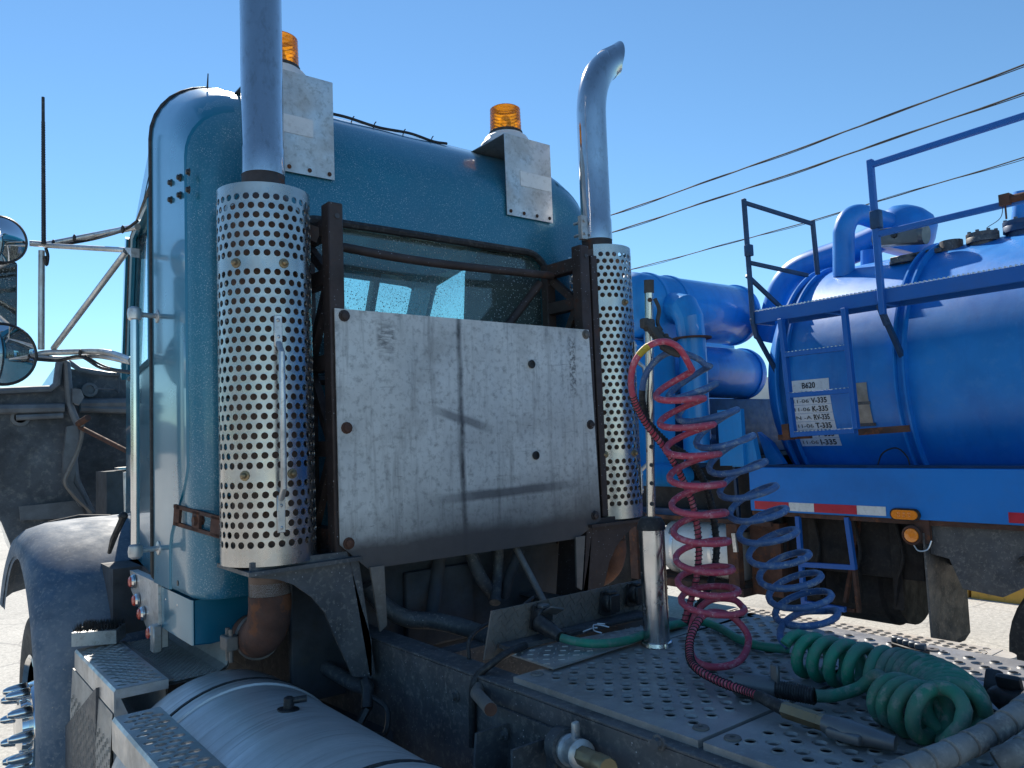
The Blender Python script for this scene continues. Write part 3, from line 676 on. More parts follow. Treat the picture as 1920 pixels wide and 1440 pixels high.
# re-origin so that the sheet's marks sit on its own coordinates
for vtx in hpo.data.vertices: vtx.co.z -= 1.40; vtx.co.y += 2.4-2.262
hpo.location = (0, 2.262-2.4, 1.40)
def plate_bolt(c, mat, r=.013):
    b = MB(); b.lathe([(r*1.5, 0), (r*1.45, .004), (r, .0045), (r, .012), (r*.7, .014), (0, .014)], c, (0, -1, 0), 12); return b.build('plate_bolt', mat, TR)
for u, v, mt in ((645, 592, 'frame_brown'), (650, 802, 'rusty'), (654, 1019, 'rusty'), (1098, 627, 'alu_dirty'), (1107, 796, 'frame_brown'), (1115, 966, 'frame_brown')): pass
for c, mt in (((-0.535, 2.262, 2.163), 'frame_brown'), ((-0.535, 2.262, 1.804), 'rusty'), ((-0.537, 2.262, 1.442), 'rusty'), ((0.532, 2.262, 2.160), 'alu_dirty'), ((0.536, 2.262, 1.795), 'frame_brown'), ((0.538, 2.262, 1.433), 'frame_brown')):
    plate_bolt(c, M[mt])
for c in ((0.238, 2.262, 2.030), (0.241, 2.262, 1.684)):
    b = MB(); b.lathe([(.0155, .001), (.0165, .006), (.012, .008), (.010, .003), (0, .003)], c, (0, -1, 0), 18); b.build('rubber_plug', M['rubber'], TR)
# ---- beacons on brackets at the rear roof edge
for i, (x0, x1, z0, z1) in enumerate(((-.685, -.418, 2.71, 3.075), (.378, .638, 2.705, 3.062))):
    bk = MB(); bk.box(x0, x1, 2.548, 2.551, z0, z1); bk.prism([(x0, 2.5515, z1), (x1, 2.5515, z1), (x1, 2.86, z1-.004), (x0, 2.86, z1-.004)], (0, 0, -.003))
    bko = bk.build('beacon_bracket', M['alu'], TR, smooth=0)
    for k in range(4):
        b = MB(); b.sphere((x0+.02+(x1-x0-.04)*k/3, 2.546, z0+.018), .008, (1, .6, 1), 8, 6); b.build('rivet', M['rusty'], bko)
    b = MB(); xa, xb = ((x0+.02, x1-.08) if i == 0 else (x0+.08, x1-.002)); b.box(xa, xb, 2.546, 2.5475, z0+.14, z0+.205); b.build('paper_tape', M['label_white'], bko)
    bx, by = (x0+x1)/2-.015, 2.68
    be = MB(); be.lathe([(.118, z1+.001), (.116, z1+.010), (.104, z1+.020), (.100, z1+.034), (.094, z1+.042), (.080, z1+.046), (.078, z1+.055)], (bx, by, 0), n=36); beo = be.build('beacon', M['white_metal'], TR)
    b = MB(); b.lathe([(.074, z1+.0552), (.076, z1+.068), (.070, z1+.072)], (bx, by, 0), n=32); b.build('beacon_ring', M['rubber'], beo)
    pr = []
    for k in range(28):
        z = z1+.072+.104*k/27; pr.append((.0695-.003*k/27+(.0022 if (k//2) % 2 else 0), z))
    pr += [(.062, z1+.1805), (.045, z1+.1835), (0, z1+.184)]
    b = MB(); b.lathe(pr, (bx, by, 0), n=40); b.build('beacon_lens', M['amber'], beo, smooth=70)
    b = MB(); b.cyl((bx, by, z1+.07), (bx, by, z1+.12), .026, n=14); b.sphere((bx, by, z1+.13), .022, (1, 1, 1), 12, 8); b.build('beacon_lamp', M['bright'], beo)
# ---- frame rails, deck plates
fr = MB()
for s in (-1, 1):
    fr.box(.422*s, .430*s, -2.6, 4.4, .80, 1.115); fr.box(.345*s, .430*s, -2.6, 4.4, 1.1152, 1.123, .002); fr.box(.345*s, .430*s, -2.6, 4.4, .79, .7998)
for y in (2.15, .9, -.4, -1.6): fr.box(-.42, .42, y-.04, y+.04, .86, 1.08)
fr.build('chassis_frame', M['frame_black'], TR, smooth=20)
for c in ((-0.431, 1.844, 1.047), (-0.455, 1.598, 1.018), (-0.431, 1.107, 1.123)):
    b = MB(); b.lathe([(.018, 0), (.017, .004), (.012, .005), (.011, .016), (0, .017)], c, (-1, 0, 0), 8); b.build('frame_bolt', M['frame_black'], TR)
def deck(y0, y1, x0, x1, name='deck_plate'):
    d = MB(); zt = 1.138; pv = .031; pu = .062
    nx = int((x1-x0-.05)/pu); ny = int((y1-y0-.07)/pv); ox = (x1-x0-nx*pu)/2; oy = (y1-y0-ny*pv)/2
    d.perf(lambda u, v, w: Vector((x0+ox+u, y0+oy+v, zt+w)), nx, ny, pu, pv, .0112, .004, lip=(.0035, -.0055), lr=1.35)
    X0, X1, Y0, Y1 = x0, x1, y0, y1; a0, a1, b0, b1 = x0+ox, x0+ox+nx*pu, y0+oy, y0+oy+ny*pv
    for r in ((X0, X1, Y0, b0), (X0, X1, b1, Y1), (X0, a0, b0, b1), (a1, X1, b0, b1)):
        d.add([(r[0], r[2], zt), (r[1], r[2], zt), (r[1], r[3], zt), (r[0], r[3], zt)], [(0, 1, 2, 3)])
    o = d.build(name, M['deck'], TR, smooth=25)
    e = MB()
    for (p, q) in (((X0, Y0), (X1, Y0)), ((X1, Y0), (X1, Y1)), ((X1, Y1), (X0, Y1)), ((X0, Y1), (X0, Y0))):
        e.add([(p[0], p[1], zt), (q[0], q[1], zt), (q[0], q[1], zt-.042), (p[0], p[1], zt-.042)], [(0, 1, 2, 3)])
    e.build('plate_edge', M['deck'], o, smooth=0)
    for cx, cy in ((X0+.055, Y0+.035), (X1-.055, Y0+.035), (X0+.055, Y1-.03), (X1-.055, Y1-.03)):
        b = MB(); b.lathe([(.018, zt+.0005), (.016, zt+.0045), (.006, zt+.005), (.005, zt+.001), (0, zt+.001)], (cx, cy, 0), n=14); b.build('deck_rivet', M['alu_dirty'], o)
deck(1.035, 1.625, -.398, .60); deck(.46, 1.022, -.398, .60)
uf = MB(); uf.box(-.36, .36, -.2, 1.6, .95, 1.04); uf.build('deck_underbeam', M['dark'], TR)
# ---- tender post
pt = MB(); pt.lathe([(.046, 1.139), (.044, 1.15), (.0375, 1.152), (.0375, 1.475)], (.082, 1.559, 0), n=28); pto = pt.build('tender_socket', M['post_tube'], TR)
c = MB(); c.lathe([(.041, 1.470), (.041, 1.485), (.030, 1.505), (.021, 1.507)], (.082, 1.559, 0), n=24); c.build('socket_cap', M['rubber'], pto)
top = V((0.075, 1.516, 2.164)); bot = Vector((.084, 1.560, 1.50))
r = MB(); r.cyl(bot, top, .0128, n=16); ro = r.build('tender_rod', M['post'], TR)
r = MB(); dd = (top-bot).normalized(); r.cyl(top-dd*.002, top+dd*.036, .0148, n=14); r.build('rod_cap', M['rope'], ro)
for k in (.07, .16, .24, .32, .42):
    p = bot+(top-bot)*k; b = MB(); b.lathe([(.0062, 0), (.0062, .004), (.0045, .0045), (.004, .001), (0, .001)], p-CF*.0125*1.0, tuple(-CF), 10); b.build('rod_hole', M['dark'], ro)
b = MB(); p = bot+(top-bot)*.965; b.sphere(p-CF*.012, .007, (1, 1, 1), 8, 6); b.build('rod_bolt', M['rusty'], ro)
# ---- connector panel of tread plate
cp = MB(); cp.prism([(-0.308, 1.830, 1.259), (-0.341, 1.830, 1.128), (0.411, 1.830, 1.094), (0.424, 1.830, 1.260)], (0, .006, 0)); cpo = cp.build('connector_panel', M['alu_dirty'], TR, smooth=0)
lg = MB(); k = 0
for i in range(34):
    for j in range(8):
        x = -.305+i*.0225; z = 1.137+j*.0165+.002*i*0
        if z > 1.262: continue
        s = 1 if (i+j) % 2 else -1; d = Vector((.009, 0, .006*s)) if s > 0 else Vector((.004, 0, -.009))
        pc = Vector((x+(.011 if j % 2 else 0), 1.8295, z)); lg.bar(pc-d, pc+d, .0022, .0035, (0, -1, 0))
tag(lg.build('tread_lugs', M['alu_dirty'], cpo, smooth=0), kind='stuff')
ft = MB(); ft.prism([(-0.298, 1.793, 1.150), (-0.302, 1.578, 1.150), (0.135, 1.608, 1.150), (0.284, 1.694, 1.150)], (0, 0, -.005)); fto = ft.build('panel_foot', M['step'], TR, smooth=0)
lg = MB(); a, b_, c_, d_ = V((-0.296, 1.770, 1.151)), V((-0.292, 1.590, 1.151)), V((0.116, 1.623, 1.151)), V((0.187, 1.720, 1.151))
for i in range(16):
    for j in range(5):
        p = (a.lerp(d_, i/15)).lerp(b_.lerp(c_, i/15), (j+.5)/5.2); s = 1 if (i+j) % 2 else -1
        lg.bar(p-Vector((.007, .005*s, 0)), p+Vector((.007, .005*s, 0)), .003, .002)
tag(lg.build('tread_lugs', M['step'], fto, smooth=0), kind='stuff')
an = MB(); an.prism([(-0.293, 1.823, 1.154), (-0.296, 1.763, 1.154), (0.270, 1.760, 1.154), (0.292, 1.827, 1.154)], (0, 0, .012)); an.build('panel_angle', M['frame_black'], TR, smooth=0)
def socket(c, opened):
    c = V(c); b = MB(); b.prism([c+Vector((-.038, 0, -.03)), c+Vector((-.02, 0, -.042)), c+Vector((.03, 0, -.042)), c+Vector((.04, 0, -.02)), c+Vector((.03, 0, .034)), c+Vector((-.024, 0, .034))], (0, -.010, 0))
    b.lathe([(.031, .008), (.031, .03), (.026, .034)], c, (0, -1, 0), 20); o = b.build('trailer_socket', M['plastic_black'], TR, smooth=30)
    l = MB()
    if opened: l.obox(c+Vector((.012, -.055, .022)), (.05, .046, .006), Matrix.Rotation(rad(-28), 3, 'X') @ Matrix.Rotation(rad(18), 3, 'Y'), .0028); l.box(c.x-.014, c.x+.018, c.y-.035, c.y-.01, c.z+.026, c.z+.038, .003)
    else: l.obox(c+Vector((0, -.038, -.002)), (.046, .007, .058), Matrix.Rotation(rad(4), 3, 'X'), .003); l.box(c.x-.016, c.x+.016, c.y-.036, c.y-.008, c.z+.026, c.z+.038, .003)
    l.build('socket_lid', M['grey_metal'] if opened else M['plastic_black'], o)
socket((-0.141, 1.822, 1.219), True); socket((0.145, 1.822, 1.216), False); socket((0.268, 1.822, 1.225), False)
# cable plug in the open socket
pg = MB(); pg.tube([(-0.164, 1.790, 1.207), (-0.167, 1.745, 1.197), (-0.166, 1.700, 1.183)], [.026, .023, .016], 16); pg.build('cable_plug', M['plastic_black'], TR)
# ---- hydraulic hoses and lines behind the cab, between the rails
def dh(name, pts, r, mt='dark', n=6): h = MB(); h.tube(catmull(pts, n), r, 10); return h.build(name, M[mt], TR)
dh('coolant_hose', [(-0.369, 2.460, 1.269), (-0.315, 2.450, 1.189), (-0.250, 2.400, 1.140), (-0.162, 2.350, 1.124), (-0.097, 2.250, 1.101), (-0.096, 2.100, 1.091)], .030, 'frame_black')
dh('coolant_hose', [(-0.071, 2.460, 1.352), (-0.078, 2.480, 1.234), (-0.157, 2.400, 1.115)], .026, 'dark')
dh('coolant_hose', [(0.061, 2.460, 1.337), (0.093, 2.440, 1.235), (0.167, 2.460, 1.151)], .025, 'frame_black')
dh('coolant_hose', [(0.201, 2.460, 1.321), (0.189, 2.460, 1.220), (0.129, 2.400, 1.135)], .022, 'frame_black')
dh('coolant_hose', [(0.308, 2.460, 1.308), (0.234, 2.440, 1.216), (0.219, 2.460, 1.133)], .02, 'dark')
dh('air_line', [(-0.520, 2.703, 1.083), (-0.520, 2.637, 1.031), (-0.500, 2.531, 1.002), (-0.480, 2.375, 0.979), (-0.470, 2.285, 0.979)], .024, 'frame_black')
bx = MB(); bx.box(-.62, .64, 2.522, 2.55, .90, 1.43, .004); bx.box(-.62, .64, 2.50, 2.521, 1.30, 1.34); bx.box(-.2, .1, 2.49, 2.521, 1.0, 1.28, .01); bx.build('dark_infill_panel', M['dark'], TR, smooth=20)  # dark panel added to black out the bright gaps under the cab
rd = MB(); rd.cyl((0.162, 2.300, 1.343), (0.160, 2.150, 1.169), .012, n=10); rd.build('support_rod', M['alu_dirty'], TR)
dh('air_line', [(-0.012, 2.000, 1.230), (-0.142, 1.950, 1.208), (-0.256, 1.950, 1.187), (-0.341, 1.900, 1.172), (-0.357, 1.880, 1.126)], .006, 'rubber')
dh('drain_tube', [(-0.249, 1.757, 1.165), (-0.344, 1.720, 1.168), (-0.400, 1.732, 1.142), (-0.425, 1.747, 1.119), (-0.440, 1.745, 1.099), (-0.440, 1.752, 1.063), (-0.440, 1.759, 0.937)], .0105, 'rubber')
wl = MB(); wl.tube([(-0.520, 2.749, 1.123), (-0.530, 2.671, 1.082), (-0.530, 2.602, 1.021), (-0.530, 2.641, 0.947)], [.03, .034, .03, .02], 10); wl.build('loose_heat_wrap', M['alu_dirty'], TR)
for p, q, rr in (((-0.455, 1.712, 1.089), (-0.520, 1.562, 1.100), .0165),):
    b = MB(); b.cyl((-.43, p[1]+.02, p[2]+.005), p, rr, n=12); b.cyl(p, q, rr, n=14); b.build('pipe_stub', M['alu_dirty'], TR)
    b = MB(); q = V(q); d = (q-V(p)).normalized(); b.cyl(q, q+d*.003, rr*.95, n=14); b.build('stub_end', M['rusty'], TR)
cb = MB(); cb.prism([(-.434, 1.66, 1.07), (-.434, 1.42, 1.07), (-.434, 1.44, .62), (-.434, 1.70, .62)], (-.008, 0, 0)); cb.prism([(-.442, 1.60, 1.04), (-.442, 1.592, 1.04), (-.442, 1.66, .60), (-.442, 1.668, .60)], (-.10, 0, 0)); cb.prism([(-.442, 1.46, 1.04), (-.442, 1.452, 1.04), (-.442, 1.47, .60), (-.442, 1.478, .60)], (-.10, 0, 0))
cb.build('tank_hanger', M['frame_black'], TR, smooth=0)
# quick coupler on the frame side
c0, c1 = V((-0.455, 1.342, 1.047)), V((-0.500, 1.203, 1.068))
b = MB(); d = (c1-c0).normalized(); b.lathe([(.034, -.02), (.036, -.006), (.030, .0), (.030, .03), (.033, .034), (.033, .045), (.024, .05)], c0, d, 20); b.obox(c0+Vector((0, -.01, .042)), (.02, .014, .05), None, .006); qc = b.build('quick_coupler', M['alu'], TR)
b = MB(); b.lathe([(.021, .05), (.021, .12), (.018, .124)], c0, d, 8); b.lathe([(.022, .124), (.023, .17), (.02, .175)], c0, d, 10); b.build('coupler_nut', M['brass'], qc)
b = MB(); b.cyl(c0-d*.02, c0-d*.07, .043, n=18); b.build('coupler_flange', M['frame_black'], qc)
# cluster of fittings on the tank line
b = MB(); p0 = V((-0.500, 2.227, 0.999))
b.tube([p0+Vector((0, .02, .02)), p0, p0+Vector((-.02, -.03, -.05))], [.016, .02, .018], 10); b.tube([p0+Vector((-.02, -.03, -.05)), p0+Vector((-.05, -.03, -.09))], .013, 6)
b.tube(catmull([p0+Vector((.0, -.02, -.02)), p0+Vector((.02, -.08, -.05)), p0+Vector((.0, -.10, -.11)), p0+Vector((-.02, -.05, -.12))], 6), .008, 8)
b.tube(catmull([p0+Vector((-.05, -.03, -.09)), p0+Vector((-.09, .0, -.10)), p0+Vector((-.16, .05, -.085)), p0+Vector((-.24, .08, -.08))], 6), .008, 8)
b.build('fuel_fittings', M['plastic_black'], TR)
b = MB(); p = V((-0.808, 2.099, 1.039)); b.lathe([(.03, -.03), (.03, .002), (.014, .004), (.015, .03), (.008, .034)], p, (.1, 0, 1), 14); b.cyl(p+Vector((0, 0, .022)), p+Vector((.045, -.02, .024)), .009, n=10); b.build('sender_elbow', M['plastic_black'], TR)
# ---- left fuel tank and steps
FX, FZ, FR = -.83, .705, .335
tk = MB(); tk.lathe([(0, 0), (.25, .0), (.315, .012), (.333, .04), (FR, .09), (FR, 1.6), (.30, 1.63)], (FX, 2.66, FZ), (0, -1, 0), 64); tko = tk.build('fuel_tank', M['alu_tank'], TR, smooth=40)
for y in (2.41, 1.55):
    st = MB(); st.lathe([(FR+.002, -.028), (FR+.006, -.026), (FR+.006, .026), (FR+.002, .028)], (FX, y, FZ), (0, -1, 0), 64); st.build('tank_strap', M['alu_tank'], tko)
    st = MB(); st.lathe([(FR+.0015, -.030), (FR+.0075, -.034), (FR+.0075, -.044), (FR+.0015, -.048)], (FX, y, FZ), (0, -1, 0), 64); st.build('strap_rubber', M['rubber'], tko)
sbk = MB(); sbk.box(-1.09, -1.075, 2.36, 2.45, .93, .97); sbk.obox((-1.045, 2.405, .965), (.05, .07, .012), Matrix.Rotation(rad(38), 3, 'Y'), .003); sbk.build('strap_buckle', M['alu'], tko)
def step_plate(x0, x1, y0, y1, z, mt='step', asp=1.45, pu=.0345, pv=.0255, r=.0090, side=.07, name='step_plate'):
    d = MB(); nx = int((x1-x0-.012)/pu); ny = int((y1-y0-.03)/pv); ox = (x1-x0-nx*pu)/2; oy = (y1-y0-ny*pv)/2
    d.perf(lambda u, v, w: Vector((x0+ox+u, y0+oy+v, z+w)), nx, ny, pu, pv, r, .005, asp=asp, lip=(.0012, .0012), lr=1.12)
    a0, a1, b0, b1 = x0+ox, x0+ox+nx*pu, y0+oy, y0+oy+ny*pv
    for q in ((x0, x1, y0, b0), (x0, x1, b1, y1), (x0, a0, b0, b1), (a1, x1, b0, b1)):
        d.add([(q[0], q[2], z), (q[1], q[2], z), (q[1], q[3], z), (q[0], q[3], z)], [(0, 1, 2, 3)])
    o = d.build(name, M[mt], TR, smooth=25)
    e = MB(); xo = x0 if x0 < 0 else x1; xi = x1 if x0 < 0 else x0; sg = -1 if x0 < 0 else 1
    e.prism([(xo, y0, z), (xo+.006*sg, y0, z-.008), (xo+.006*sg, y0, z-side), (xo, y0, z-side)], (0, y1-y0, 0))
    e.box(xi-.002, xi+.002, y0, y1, z-.03, z-.0005); e.box(x0, x1, y1-.004, y1-.0005, z-.03, z-.001); e.box(x0, x1, y0+.0005, y0+.004, z-.03, z-.001)
    e.build('step_edge', M[mt], o, smooth=20)
    return o
step_plate(-1.115, -.965, 2.685, 3.345, 1.03); step_plate(-1.174, -1.058, 1.35, 2.415, 1.03, asp=1.35, pu=.0345, pv=.034, r=.0112, side=.085)
step_plate(.975, 1.085, 1.02, 1.98, 1.03, 'plank', asp=1.25, pu=.032, pv=.034, r=.0105, side=.03, name='far_step_plate')
pe = MB(); pe.prism([(.972, 1.02, 1.029), (.972, 1.98, 1.029), (.972, 1.98, .985), (.972, 1.02, .985)], (-.006, 0, 0)); pe.lathe([(.055, .985), (.055, 1.0285)], (1.03, 1.02, 0), n=24, a0=0, a1=2*PI); pe.box(.99, 1.0, .975, 1.03, .955, .985); pe.build('far_step_edge', M['plank'], TR, smooth=20)
# tread-plate box behind the first step
bx = MB()
prf = [(-1.125, .52), (-1.13, .80), (-1.122, .955), (-1.110, .955), (-1.104, .84), (-.976, .84), (-.966, 1.012), (-.80, 1.016), (-.775, 1.03), (-.765, 1.06), (-.755, 1.10), (-.735, 1.125), (-.70, 1.135), (-.56, 1.13)]
bx.loft([[Vector((x, 2.70, z)) for x, z in prf], [Vector((x, 3.38, z)) for x, z in prf]], closed=False)
bx.loft([[Vector((x+.004, 2.70, z-.008)) for x, z in prf], [Vector((x+.004, 3.38, z-.008)) for x, z in prf]], closed=False)
bxo = bx.build('step_box', M['box_alu'], TR, smooth=35)
lg = MB()
for i in range(46):
    for j in range(15):
        y = 2.71+i*.0145; t = j/14
        if j < 7: x, z, dx, dz = -.945+j*.021, 1.0168, .0065, 0
        elif j == 7: continue
        else:
            x, z, dx, dz = -.745+(j-8)*.026, 1.122+min(.014, (j-8)*.006), .0065, .001
        if i % 2: x += .0105
        lg.bar((x-dx, y-.001, z-dz), (x+dx, y+.001, z+dz), .0035, .0035)
    for j in range(9 if i % 2 == 0 else 0):
        z = .56+j*.036+(.018 if i % 4 else 0); lg.bar((-1.130, y, z-.008), (-1.130, y, z+.008), .004, .002)
tag(lg.build('tread_lugs', M['box_alu'], bxo, smooth=0), kind='stuff')
sp = MB(); sp.box(-.968, -.945, 2.69, 3.36, 1.019, 1.026, .002); sp.build('step_trim', M['alu_dirty'], bxo)
ib = MB(); ib.obox((-.93, 3.02, .68), (.34, .60, .30), None, .07); ib.build('air_tank_box', M['frame_black'], TR)
ep = MB(); ep.prism([(-1.118, 2.70, 1.00), (-1.10, 2.70, 1.00), (-1.06, 2.70, .90), (-1.05, 2.70, .70), (-1.12, 2.70, .60)], (0, .012, 0)); ep.build('box_end_flange', M['step'], TR, smooth=0)
ls = MB(); ls.box(-1.14, -.95, 2.95, 3.5, .50, .53, .004); ls.build('lower_step', M['step'], TR)
pn = MB(); pn.prism([(-1.130, 4.376, 0.299), (-1.130, 2.905, 0.990), (-1.130, 2.922, 0.731)], (.01, 0, 0)); pn.prism([(-1.10, 3.42, .45), (-1.10, 3.42, 1.0), (-.6, 3.42, 1.0), (-.6, 3.42, .45)], (0, .008, 0)); pn.build('splash_panel', M['frame_black'], TR, smooth=0)
gp = MB(); gp.tube(catmull([(-1.100, 2.628, 0.888), (-1.100, 2.568, 0.886), (-1.100, 2.461, 0.830)], 5), .012, 8); gp.build('step_handle', M['plastic_black'], TR)
# boot brush standing on the first step
bb = MB(); a, b_ = V((-1.107, 3.499, 1.035)), V((-0.974, 3.429, 1.035))
w = Vector((-.10, -.02, 0))
P0 = Vector((-1.125, 3.35, 1.035))
bb.prism([(-1.140, 3.290, 1.053), (-0.991, 3.291, 1.036), (-0.936, 3.394, 1.036), (-1.060, 3.491, 1.036)], (0, 0, .05))
bbo = bb.build('boot_brush_holder', M['alu'], TR, smooth=0)
br = MB(); q4 = [V(p)+Vector((0, 0, .05)) for p in ((-1.138, 3.281, 1.056), (-0.991, 3.302, 1.036), (-0.938, 3.395, 1.036), (-1.059, 3.489, 1.036))]
random.seed(5)
for i in range(900):
    u, v = random.random(), random.random(); p = q4[0].lerp(q4[1], u).lerp(q4[3].lerp(q4[2], u), v); t = Vector((random.uniform(-.006, .006), random.uniform(-.006, .006), random.uniform(.018, .03)))
    a = random.random()*PI; d = Vector((math.cos(a), math.sin(a), 0))*.0018
    br.add([p-d, p+d, p+t], [(0, 1, 2)])
tag(br.build('brush_bristles', M['rubber'], bbo, smooth=0), kind='stuff')
# ---- left front wheel, fender, tilted hood
WX, WY, WZ = -1.0, 4.30, .52
ty = MB(); ty.lathe([(.30, -.13), (.40, -.145), (.48, -.14), (.515, -.11), (.525, -.05), (.525, .05), (.515, .11), (.48, .14), (.40, .145), (.30, .13)], (WX, WY, WZ), (-1, 0, 0), 56); wh = ty.build('front_wheel', M['tyre'], TR)
rm = MB(); rm.lathe([(.30, .13), (.31, .145), (.30, .15), (.27, .10), (.23, .085), (.20, .11), (.185, .155), (.12, .165), (.115, .19), (.08, .205), (0, .207)], (WX, WY, WZ), (-1, 0, 0), 48); rm.build('rim', M['bright'], wh)
for k in range(10):
    a = 2*PI*k/10; c = Vector((WX-.155, WY+.165*math.cos(a), WZ+.165*math.sin(a)))
    b = MB(); b.lathe([(.026, 0), (.025, .03), (.022, .055), (.018, .078), (.010, .094), (0, .098)], c, (-1, 0, 0), 10); b.build('lug_nut_cover', M['bright'], wh)
fd = MB(); rows = []
cfy, cfz = 4.30, .62
for i in range(25):
    a = rad(-28+i*(128+28+18)/24)     # rear low edge, over the top, to the front
    r = .80+.05*math.sin(a)**2 if True else 0
    y = cfy-r*math.cos(a)*1.02; z = cfz+r*.95*math.sin(a)
    if i == 0: pass
    row = []
    for (x, dr) in ((-.60, .04), (-.95, .035), (-1.08, .025), (-1.16, .0), (-1.20, -.04), (-1.215, -.10), (-1.205, -.13)):
        row.append(Vector((x, cfy-(r+dr)*math.cos(a)*1.02, cfz+(r+dr)*.93*math.sin(a))))
    rows.append(row)
fd.loft(rows, closed=False); fd.loft([[p+Vector((.01, (cfy-p.y)*.02, -.012)) for p in r] for r in rows], closed=False)
fdo = fd.build('front_fender', M['fender'], TR, smooth=50)
b = MB(); c = V((-1.080, 3.936, 0.699)); b.lathe([(.03, 0), (.028, .008), (.012, .01), (.010, .016), (0, .017)], c, (-.4, -1, 0), 16); b.build('fender_bolt', M['alu_dirty'], fdo)
fw = MB(); fw.box(-.95, -.55, 3.55, 4.9, .6, 1.28); fw.build('inner_wheel_arch', M['dark'], TR)
be = MB(); be.tube([(-1.072, 4.600, 1.406), (-0.912, 4.500, 1.440), (-0.806, 4.350, 1.438), (-0.783, 4.150, 1.404)], .010, 8); be.build('fender_bead', M['rubber'], TR)
lt = MB(); lt.tube([(-1.030, 2.980, 1.532), (-1.040, 3.014, 1.491), (-1.050, 3.048, 1.449), (-1.050, 3.109, 1.399)], [.012, .011, .011, .007], 8); lt.sphere((-1.030, 2.988, 1.532), .016, (1, 1, 1), 10, 8); lt.build('hood_latch', M['rubber'], TR)
# hood, tipped forward: inside faces the cab
hd = MB()
def hp_(u, v, Y):
    return P_(u, v, Y)
L = [(-1.570, 5.500, 2.117), (-0.892, 5.500, 2.160), (-0.875, 5.500, 2.186), (-0.864, 5.500, 2.326), (-0.820, 5.500, 2.340), (-0.802, 5.500, 2.061), (-0.746, 5.500, 1.927), (-0.775, 5.500, 1.729), (-0.686, 5.500, 1.392), (-0.680, 5.500, 1.259), (-1.000, 5.500, 1.261), (-1.086, 5.500, 1.145), (-1.108, 5.500, 1.241), (-1.152, 5.500, 1.370), (-1.241, 5.500, 1.502), (-1.564, 5.500, 1.646)]
hd.prism(L, (0, .05, 0))
B = [(-0.756, 5.900, 2.333), (-0.632, 5.900, 2.311), (-0.501, 5.900, 2.296), (-0.349, 5.900, 2.295), (0.279, 5.900, 2.361), (0.265, 5.900, 1.094), (-0.710, 5.900, 1.234)]
hd.prism(B, (0, .05, 0))
hdo = hd.build('tilted_hood', M['hood_inner'], TR, smooth=0)
Lc = sum((V(p) for p in L), Vector())/len(L); Bc = sum((V(p) for p in B), Vector())/len(B)
hs = MB()
for poly, c, dy in ((L, Lc, 1.0), (B, Bc, .7)):
    hs.loft([[V(p)+Vector((0, .055, 0)) for p in poly], [c+(V(p)-c)*.86+Vector((0, .055+dy*.6, -.03)) for p in poly], [c+(V(p)-c)*.72+Vector((0, .055+dy, -.05)) for p in poly]], cap1=True)
hs.build('hood_shell', M['teal'], hdo, smooth=30)
rim = MB(); rim.tube([(-1.570, 5.470, 2.121), (-0.910, 5.470, 2.160), (-0.879, 5.470, 2.190), (-0.865, 5.470, 2.316), (-0.848, 5.470, 2.333), (-0.825, 5.470, 2.324), (-0.807, 5.470, 2.059), (-0.754, 5.450, 1.905), (-0.789, 5.450, 1.722), (-0.777, 5.450, 1.598), (-0.689, 5.450, 1.388)], .022, 8)
rim.tube([(-1.569, 5.470, 2.031), (-0.839, 5.470, 2.043)], .03, 8); rim.tube([(-1.089, 5.470, 1.987), (-0.844, 5.470, 1.997)], .018, 8)
rim.lathe([(.055, -.02), (.052, .012), (.034, .016), (.03, .0), (0, .0)], (-1.064, 5.500, 1.988), (0, -1, 0), 18)
rim.prism([(-1.071, 5.460, 1.459), (-0.752, 5.460, 1.472), (-0.723, 5.460, 1.365), (-1.065, 5.460, 1.377)], (0, .02, 0))
rim.tube([(-0.687, 5.860, 2.091), (-0.358, 5.860, 2.098)], .035, 8); rim.tube([(-0.686, 5.860, 2.063), (-0.358, 5.860, 2.050)], .03, 8)
rim.prism([(-0.797, 5.440, 2.163), (-0.751, 5.440, 2.157), (-0.733, 5.440, 2.107), (-0.762, 5.440, 2.057), (-0.797, 5.440, 2.074)], (0, .03, 0))
rim.tube([(-0.756, 5.860, 2.372), (-0.687, 5.860, 2.320), (-0.509, 5.860, 2.292), (-0.351, 5.860, 2.292)], .018, 8); rim.build('hood_ribs', M['hood_rim'], hdo)
hi = MB(); hi.lathe([(.05, -.02), (.048, .012), (.03, .014), (.028, 0), (0, 0)], (-0.629, 5.860, 2.185), (0, -1, 0), 18); hi.tube([(-0.609, 5.850, 2.195), (-0.478, 5.850, 2.189), (-0.455, 5.850, 2.164), (-0.448, 5.850, 2.282)], .006, 6); hi.build('hood_hinge_boss', M['hood_rim'], hdo)
sr = MB(); sr.cyl((-0.763, 5.400, 1.920), (-0.572, 4.900, 1.742), .014, n=10); sr.cyl((-0.771, 5.400, 1.940), (-0.736, 5.300, 1.974), .02, n=10); sr.build('hood_strut', M['rusty'], TR)
wr = MB(); wr.tube(catmull([(-0.766, 5.380, 1.972), (-0.752, 5.380, 1.906), (-0.772, 5.380, 1.793), (-0.823, 5.380, 1.666), (-0.845, 5.380, 1.587), (-0.794, 5.380, 1.504), (-0.702, 5.380, 1.399)], 6), .012, 7); wr.build('hood_wiring', M['alu_dirty'], hdo)
wr = MB(); wr.prism([(-0.829, 5.420, 1.926), (-0.765, 5.420, 1.941), (-0.771, 5.420, 1.761), (-0.794, 5.420, 1.583), (-0.715, 5.420, 1.431), (-0.759, 5.420, 1.435), (-0.851, 5.420, 1.587), (-0.846, 5.420, 1.764)], (0, .05, 0)); wr.build('hood_gusset', M['hood_rim'], hdo, smooth=0)
